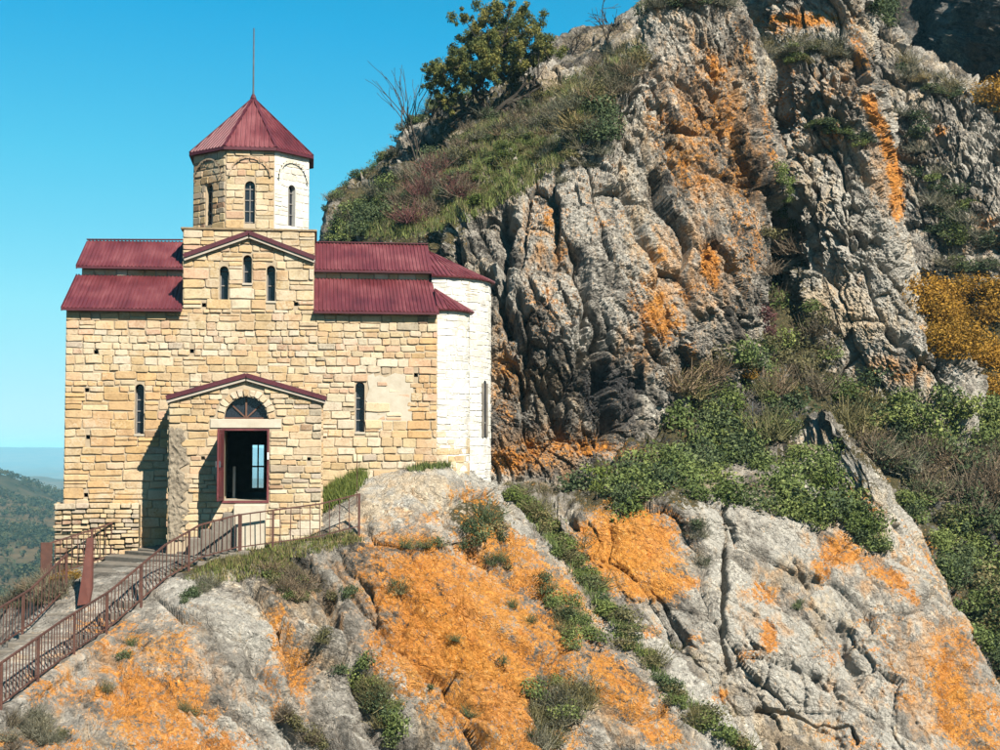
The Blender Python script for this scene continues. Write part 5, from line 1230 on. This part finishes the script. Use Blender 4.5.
strip([(800, 446), (832, 486), (862, 524), (884, 552)], 10, 22, [(3, 'leafy', 'leaf'), (2, 'leafy', 'leaf_dark')], 1.0, 1.6, 'close along the left side of the pale rock fin')
# right-hand hollow
scatter([(895, 396), (960, 400), (1005, 414), (1005, 444), (940, 444), (900, 429)], 34, [(4, 'leafy', 'leaf'), (3, 'leafy', 'leaf_dark')], 1.6, 2.6, 'on the bank below the pale end of the ridge')
scatter([(850, 414), (890, 419), (925, 444), (950, 484), (930, 504), (890, 474), (865, 449)], 40, [(3, 'twig', 'leaf_brown'), (1, 'twig', 'leaf_grey'), (2, 'leafy', 'leaf_dark'), (1.5, 'leafy', 'leaf_olive')], 1.2, 2.0, 'in the hollow behind the pale rib')
scatter([(930, 449), (1005, 449), (1005, 524), (960, 519), (935, 494)], 30, [(4, 'leafy', 'leaf_dark'), (2, 'twig', 'leaf_brown'), (1, 'twig', 'leaf_grey')], 1.5, 2.4, 'on the shaded side of the hollow')
scatter([(890, 484), (935, 509), (1005, 529), (1005, 670), (985, 650), (950, 596), (915, 540)], 60, [(4, 'leafy', 'leaf'), (3, 'leafy', 'leaf_dark'), (1, 'leafy', 'leaf_olive')], 1.4, 2.2, 'on the slope right of the pale rib')
scatter([(908, 296), (945, 284), (1005, 290), (1010, 390), (990, 400), (960, 368), (932, 340)], 26, [(1, 'big', 'leaf_yellow')], 2.2, 3.4, 'behind the end of the upper ridge', name='autumn_bush', cat='bush', words='golden yellow autumn bush')
scatter([(1008, 400), (1078, 400), (1078, 690), (1012, 670)], 34, [(4, 'leafy', 'leaf'), (3, 'leafy', 'leaf_dark'), (1, 'twig', 'leaf_brown')], 1.6, 2.8, 'on the open slope beyond the hollow')
put('big', 'leaf_rust', 982, 560, 1.3, 'on the green slope', cat='conifer', squash=2.2, words='small upright rust-brown conifer')
for x, y, s in ((998, 98, 3.6), (1014, 104, 4.2)): put('big', 'leaf_yellow', x, y, s, 'on the crest below the shaded wall', name='autumn_bush', cat='bush', words='rounded ochre bush')
# ledges of the cliffs
scatter([(765, 44), (835, 40), (850, 54), (800, 64), (770, 57)], 30, [(3, 'twig', 'leaf_grey'), (2, 'low', 'leaf_olive'), (1, 'low', 'leaf')], 1.0, 1.6, 'on the grassy ledge under the orange band', squash=.6)
strip([(812, 122), (835, 128), (866, 142)], 8, 16, [(1, 'low', 'leaf'), (1, 'low', 'leaf_dark')], 0.9, 1.4, 'on the slanting ledge of the ridge', squash=.6)
strip([(600, 105), (606, 122), (602, 140)], 10, 9, [(1, 'leafy', 'leaf_dark')], 1.1, 1.8, 'at the left edge of the cliff')
strip([(784, 170), (788, 200), (792, 232)], 5, 9, [(1, 'leafy', 'leaf'), (1, 'leafy', 'leaf_fresh')], 0.9, 1.5, 'in the dark cleft beside the ridge')
scatter([(900, 60), (935, 75), (1000, 98), (1000, 112), (940, 95), (895, 75)], 24, [(2, 'low', 'leaf_dark'), (2, 'twig', 'leaf_grey'), (1, 'twig', 'straw')], 1.1, 1.9, 'along the crest of the right flank', squash=.7)
scatter([(900, 90), (930, 130), (960, 190), (1000, 260), (1000, 290), (940, 270), (925, 200), (905, 140)], 50, [(3, 'low', 'leaf_dark'), (2, 'twig', 'leaf_grey'), (1, 'low', 'leaf')], 1.2, 2.2, 'on the grey flank right of the ridge', squash=.7)
scatter([(862, 0), (885, 0), (905, 30), (890, 28), (870, 15)], 12, [(1, 'leafy', 'leaf_dark')], 1.5, 2.4, 'in the notch under the far wall')
# grassy shoulder
scatter([(325, 236), (345, 216), (385, 182), (405, 172), (395, 208), (370, 235), (340, 248)], 45, [(4, 'leafy', 'leaf_dark'), (2, 'leafy', 'leaf'), (1, 'twig', 'leaf_grey')], 1.1, 2.0, 'on the left end of the grassy shoulder')
scatter([(405, 172), (440, 152), (450, 175), (470, 180), (455, 205), (420, 225), (385, 228), (395, 200)], 44, [(3, 'twig', 'leaf_red'), (3, 'twig', 'leaf_brown'), (1, 'leafy', 'leaf_dark'), (1, 'twig', 'leaf_grey')], 1.0, 1.7, 'on the shoulder above the church roof')
scatter([(470, 180), (490, 150), (530, 135), (550, 140), (545, 158), (510, 185), (480, 200), (460, 210)], 55, [(3, 'low', 'leaf'), (3, 'low', 'leaf_fresh'), (1, 'twig', 'leaf_olive')], 0.8, 1.4, 'in the fresh green patch of the shoulder', squash=.6)
scatter([(440, 150), (480, 120), (540, 90), (600, 62), (640, 37), (650, 50), (620, 95), (590, 125), (545, 140), (500, 145), (460, 170)], 105, [(4, 'twig', 'leaf_grey'), (2, 'twig', 'leaf_brown'), (1, 'twig', 'straw'), (2, 'low', 'leaf_olive'), (2, 'low', 'leaf_dark'), (1, 'leafy', 'leaf_olive')], 0.8, 1.6, 'on the upper shoulder around the skyline tree', squash=.8)
scatter([(540, 150), (600, 115), (618, 100), (600, 160), (560, 185)], 20, [(2, 'twig', 'leaf_grey'), (1, 'low', 'leaf_olive')], 0.7, 1.2, 'among the pale rocks left of the cliff', squash=.8)
# gully between knoll and slab
strip([(512, 494), (535, 514), (562, 545), (600, 598), (640, 652), (690, 708), (738, 752)], 10, 135, [(1.5, 'low', 'leaf_fresh'), (3, 'low', 'leaf'), (2, 'twig', 'leaf_olive'), (2, 'leafy', 'leaf_olive'), (1, 'leafy', 'leaf_dark')], 0.5, 1.3, 'in the diagonal gully beside the orange rock', squash=.8)
strip([(700, 738), (745, 752)], 12, 14, [(1, 'leafy', 'leaf_olive'), (1, 'leafy', 'leaf')], 0.8, 1.3, 'at the lower end of the diagonal gully')
# knoll
for x, y, s in ((470, 528, .85), (482, 520, 1.0), (496, 530, .9), (478, 540, .8), (500, 540, .6), (462, 545, .55), (440, 545, .6), (425, 545, .5), (408, 546, .45), (398, 592, .6), (392, 586, .4), (488, 562, .5), (506, 568, .6), (500, 560, .4), (543, 580, .6), (548, 590, .5), (512, 605, .35), (530, 620, .35), (470, 600, .3), (455, 640, .3), (505, 660, .4), (520, 650, .45), (345, 594, .5), (336, 598, .55), (352, 590, .4), (320, 640, .5), (327, 634, .4), (430, 690, .3), (470, 715, .4), (530, 735, .4), (645, 728, .5), (190, 716, .5), (184, 708, .35), (125, 655, .4), (133, 645, .35), (105, 690, .35), (60, 735, .5)):
    put('leafy' if pr_.random() < .6 else 'twig', 'leaf_dark' if pr_.random() < .6 else pr_.choice(('leaf_olive',)), x, y, s*1.15, 'rooted in the lichen-covered rock below the church')
strip([(352, 668), (365, 685), (380, 708), (398, 742)], 13, 34, [(2, 'leafy', 'leaf_dark'), (2, 'twig', 'leaf_olive'), (2, 'leafy', 'leaf')], 0.55, 0.95, 'in the cleft left of the orange face')
strip([(286, 715), (300, 728), (318, 750)], 6, 12, [(1, 'leafy', 'leaf_olive'), (1, 'twig', 'leaf_brown')], 0.45, 0.7, 'in the narrow cleft below the stair railing')
scatter([(548, 595), (575, 600), (595, 640), (585, 665), (560, 640)], 22, [(2, 'leafy', 'leaf'), (1, 'leafy', 'leaf_dark'), (1, 'twig', 'leaf_olive')], 0.6, 1.0, 'on the right shoulder of the orange face')
scatter([(535, 690), (565, 660), (590, 700), (580, 748), (530, 748)], 30, [(3, 'twig', 'leaf_olive'), (2, 'twig', 'leaf_grey'), (1, 'leafy', 'leaf')], 0.6, 1.0, 'at the foot of the orange face')
scatter([(262, 568), (290, 566), (312, 588), (308, 606), (285, 596)], 24, [(3, 'twig', 'leaf_brown'), (2, 'low', 'leaf_olive'), (2, 'low', 'leaf')], 0.5, 0.8, 'on the bank below the short railing', squash=.8)
scatter([(0, 715), (40, 712), (70, 745), (0, 748)], 14, [(3, 'twig', 'leaf_grey'), (1, 'twig', 'leaf_brown')], 0.4, 0.6, 'on the rock below the stair')
scatter([(190, 588), (215, 582), (205, 600), (180, 606)], 8, [(1, 'low', 'leaf_dark'), (1, 'twig', 'leaf_grey')], 0.4, 0.6, 'on the grey rock under the stair railing')
scatter([(0, 590), (60, 580), (75, 575), (60, 600), (0, 610)], 30, [(3, 'twig', 'leaf_grey'), (2, 'low', 'leaf_olive'), (2, 'twig', 'leaf_brown'), (1, 'leafy', 'leaf_dark')], 0.5, 0.8, 'on the terrace edge beyond the stair')
for x, y, s in ((66, 580, .8), (58, 584, .6), (74, 578, .6)): put('leafy', 'leaf_yellow', x, y, s, 'on the terrace edge left of the church')
for x, y, s in ((796, 608, .5), (800, 604, .4)): put('leafy', 'leaf_dark', x, y, s, 'alone on the bare grey slab')
strip([(702, 520), (700, 545), (704, 565)], 8, 12, [(1, 'twig', 'leaf_grey'), (1, 'low', 'leaf_dark')], 0.5, 0.8, 'down the left side of the slab crack')
scatter([(500, 482), (520, 480), (530, 492), (515, 496)], 6, [(1, 'twig', 'leaf_grey'), (1, 'low', 'leaf_olive')], 0.5, 0.8, 'at the foot of the white apse')

# grass (nobody could count it)
def grass(name, polys, count, mat, hmin, hmax, label):
    rng = np.random.default_rng(hash_str(name)); B = []
    for poly in polys:
        xs = [p[0] for p in poly]; ys = [p[1] for p in poly]; k = 0; tries = 0
        while k < count and tries < count*20:
            tries += 1; x, y = rng.uniform(min(xs), max(xs)), rng.uniform(min(ys), max(ys))
            if not in_poly(x, y, poly): continue
            p, n = ground_at(x, y)
            if p is not None: B.append(p)
            k += 1
    B = np.array(B); m = 6; Pt = np.repeat(B, m, 0); n = len(Pt); Pt = Pt+rng.normal(size=(n, 3))*np.array([.07, .07, .02])
    h = rng.uniform(hmin, hmax, n)[:, None]; lean = rng.normal(size=(n, 3))*.35; lean[:, 2] = 1; s = rng.normal(size=(n, 3)); s[:, 2] = 0; s /= np.linalg.norm(s, axis=1)[:, None]
    w = 0.012+0.03*h*.3; V = np.stack([Pt-s*w-np.array([0, 0, .04]), Pt+s*w-np.array([0, 0, .04]), Pt+lean*h], 1).reshape(-1, 3)
    me = bpy.data.meshes.new(name); raw_mesh(me, V, np.arange(3*n).reshape(-1, 3)); fattr(me, 'tint', np.repeat(rng.random(n), 3)); me.materials.append(M[mat])
    o = bpy.data.objects.new(name, me); link(o); tag(o, label, 'grass', kind='stuff')
grass('lawn_grass', [[(322, 478), (345, 474), (366, 474), (356, 490), (340, 502), (323, 512)]], 1300, 'leaf_fresh', .12, .32, 'bright green grass between the porch and the rock')
grass('bank_grass', [[(185, 578), (215, 558), (270, 550), (300, 556), (268, 576), (215, 582)], [(240, 548), (350, 530), (362, 540), (300, 556)]], 260, 'leaf_fresh', .04, .13, 'green grass on the bank below the railing')
grass('dry_bank_grass', [[(185, 578), (215, 558), (270, 550), (300, 556), (268, 576), (215, 582)], [(240, 548), (350, 530), (362, 540), (300, 556)]], 260, 'leaf_olive', .05, .18, 'olive dry grass mixed into the bank below the railing')
grass('dry_grass', [[(325, 235), (400, 175), (480, 120), (640, 35), (650, 60), (590, 140), (520, 195), (430, 235)]], 1500, 'straw', .2, .45, 'dry straw grass over the shoulder under the tree')
grass('shoulder_grass', [[(325, 238), (400, 178), (480, 125), (600, 65), (640, 50), (590, 140), (520, 195), (430, 238)]], 3500, 'leaf', .15, .4, 'green grass over the shoulder under the tree')
grass('gully_grass', [[(508, 490), (518, 494), (565, 542), (645, 652), (742, 748), (728, 750), (634, 654), (552, 548)]], 600, 'leaf', .10, .3, 'fresh grass lining the diagonal gully')
grass('wall_foot_grass', [[(405, 464), (440, 460), (450, 466), (410, 470)], [(60, 505), (138, 500), (138, 506), (60, 510)]], 250, 'leaf', .08, .2, 'thin grass along the foot of the church wall')

# ---- trees on the skyline
def limb(b, p, d, L, r, depth, rng, tips, spread=0.6, seg=3, minr=0.01):
    pts = [p]; rr = [r]
    for i in range(seg):
        d = d+rng.normal(size=3)*.16; d /= np.linalg.norm(d); p = p+d*L/seg; pts.append(p); rr.append(max(minr, r*(1-.45*(i+1)/seg)))
    b.tube(pts, rr, 5 if depth else 4)
    if depth == 0: tips.append((p, d)); return
    tips.append((p, d)) if depth == 1 else None
    for k in range(rng.integers(2, 4) + (1 if depth > 1 else 0)):
        f = rng.uniform(.45, 1.0); q = pts[0]+(pts[-1]-pts[0])*f if f < .95 else pts[-1]
        nd = d+rng.normal(size=3)*spread; nd /= np.linalg.norm(nd); limb(b, q, nd, L*rng.uniform(.55, .8), max(minr, r*.55), depth-1, rng, tips, spread, seg, minr)
rng_t = np.random.default_rng(4)
tb, _ = ground_at(488, 112)
tree = empty('skyline_tree', tb); tag(tree, 'wind-bent green tree with a wide open crown on the skyline', 'tree')
tb = np.array(tb, float)
b = MB(); tips = []
for d0, L0 in (((-.45, .1, .9), 1.9), ((.35, .1, .95), 2.3), ((.75, -.1, .75), 2.2), ((-.05, .3, 1), 2.4), ((-.8, -.1, .5), 1.7)):
    d0 = np.array(d0); limb(b, tb-np.array([0, 0, .4]), d0/np.linalg.norm(d0), L0, .20, 2, rng_t, tips, .62)
b.build('trunk', M['bark'], tree)
cl = []                                              # leaf clusters: pixel centre and radius in metres
for x, y, r in ((478, 32, .95), (498, 20, .95), (515, 14, .7), (530, 28, .8), (540, 40, .75), (520, 40, .9), (500, 42, 1.0), (475, 50, .7), (462, 62, .85), (448, 66, .75), (438, 72, .6), (445, 88, .55), (475, 68, .8), (490, 62, .9), (510, 58, .9), (530, 54, .7), (545, 46, .5), (470, 82, .5), (440, 100, .35), (455, 98, .35), (500, 78, .55), (484, 18, .6), (510, 4, .5), (465, 18, .35), (450, 76, .6), (462, 74, .6), (436, 84, .45), (446, 100, .4), (452, 108, .3), (432, 66, .4), (455, 60, .6), (470, 40, .6), (520, 66, .6), (508, 72, .5), (492, 50, .8), (482, 42, .7), (505, 30, .8), (518, 50, .7), (486, 74, .6)):
    c = P(x, y+2, float((tb-CAM)@FWD)+rng_t.uniform(-1.6, 1.6)); cl.append((c, r*1.22))
Vs, Fs, Ts = [], [], []; k0 = 0
for c, r in cl:
    n = int(2600*r*r)+220; d = rng_t.normal(size=(n, 3)); d /= np.linalg.norm(d, axis=1)[:, None]
    sub = rng_t.normal(size=(12, 3))*r*.62; w = rng_t.integers(0, 12, n); p = c+sub[w]*np.array([1, 1, .75])+d*rng_t.uniform(.2, 1, n)[:, None]*r*.34
    V, F = leaf_quads(p, .125, rng_t, d); Vs.append(V); Fs.append(F+k0); k0 += len(V); Ts.append(np.repeat(rng_t.random(12)[w]*.6+rng_t.random(n)*.4, 4))
    i = min(tips, key=lambda t: np.linalg.norm(t[0]-c)); 
me = bpy.data.meshes.new('crown'); raw_mesh(me, np.concatenate(Vs), np.concatenate(Fs)); fattr(me, 'tint', np.concatenate(Ts)); me.materials.append(M['leaf_tree']); mobj('crown', me, None, tree)
for c, r in cl:
    b = MB(); t = min(tips, key=lambda t: np.linalg.norm(t[0]-c)); m_ = (t[0]+c)/2+rng_t.normal(size=3)*.15; b.tube([t[0], m_, c], [.05, .035, .02], 4)
    for j in range(5): b.tube([c, c+rng_t.normal(size=3)*r*.55], [.02, .008], 3)
    b.build('branch', M['bark'], tree)
def bare_tree(px, py, h, label, seed, depth=3, spread=.35, lean=(0, 0, 1), name='bare_tree', stems=2, jit=.12):
    rg = np.random.default_rng(seed); p, _ = ground_at(px, py)
    if p is None: return
    p = np.array(p, float); o = empty(name, p); tag(o, label, 'tree'); b = MB(); tp = []
    for s in range(stems):
        d = np.array(lean, float)+rg.normal(size=3)*jit; limb(b, p-np.array([0, 0, .2]), d/np.linalg.norm(d), h*.5, .055, depth, rg, tp, spread, 3, .012)
    b.build('branches', M['bark'], o)
bare_tree(416, 158, 6.6, 'slender bare sapling left of the skyline tree', 3, stems=4, spread=.10, depth=2, jit=.05)
bare_tree(572, 56, 1.8, 'low bare bush on the crest right of the skyline tree', 5, spread=.6, stems=3)
bare_tree(607, 40, 2.6, 'tall bare shrub on the crest beside the cliff top', 8, spread=.4, stems=3)
strip([(645, 12), (665, 4), (700, 0), (730, 6)], 5, 12, [(1, 'leafy', 'leaf_dark'), (1, 'twig', 'leaf_grey')], 1.0, 1.8, 'on the very top of the cliff')
strip([(490, 112), (480, 118), (500, 108), (520, 98)], 8, 14, [(1, 'leafy', 'leaf_dark'), (1, 'twig', 'leaf_grey')], 0.8, 1.3, 'at the foot of the skyline tree')

for px_ in np.arange(326, 470, 4.5):                # scrub breaking the skyline of the shoulder
    col_ = ZB[:, int((px_+60)/2.2)]; ys_ = np.where(col_ < 1e8)[0]
    if len(ys_):
        py_ = ys_[0]*2.2-60+pr_.uniform(1, 7); kd, mt = pr_.choice((('leafy', 'leaf_dark'), ('leafy', 'leaf'), ('twig', 'leaf_grey'), ('leafy', 'leaf_olive'), ('leafy', 'leaf_dark')))
        put(kd, mt, px_, py_, pr_.uniform(.8, 1.5), 'along the skyline left of the tree', sink=.15)
# ---- far woodland on the valley slope: reads as one mass
rngw = np.random.default_rng(9); nt = 11000
ra = np.radians(rngw.uniform(-24, -13, nt))+YAW; rr_ = np.exp(rngw.uniform(math.log(480), math.log(2600), nt))
wx = CAM[0]+rr_*np.sin(ra); wy = CAM[1]+rr_*np.cos(ra); pat = fbm(np.stack([wx/90, wy/90, 0*wx], -1), 3); keep = (pat > .08) | (rngw.random(nt) < .10)
wx, wy = wx[keep], wy[keep]; wz = ground_z(wx, wy); m = 22; n = len(wx)
cen = np.repeat(np.stack([wx, wy, wz], -1), m, 0); hh = np.repeat(rngw.uniform(2.0, 6.0, n), m)
d = rngw.normal(size=(n*m, 3)); d /= np.linalg.norm(d, axis=1)[:, None]
pts = cen+d*(hh*.5)[:, None]*rngw.uniform(.6, 1, (n*m, 1))*np.array([1, 1, .8]); pts[:, 2] += hh*.45
V, F = leaf_quads(pts, hh.mean()*.42, rngw, d); me = bpy.data.meshes.new('far_woodland'); raw_mesh(me, V, F)
fattr(me, 'tint', np.repeat(np.repeat(rngw.random(n), m)*.7+rngw.random(n*m)*.3, 4)); me.materials.append(M['leaf_far']); o = bpy.data.objects.new('far_woodland', me); link(o)
tag(o, 'scattered woodland on the far valley slope', 'woodland', kind='stuff')
print('plants', NPL[0], round(time.time()-T0, 1))
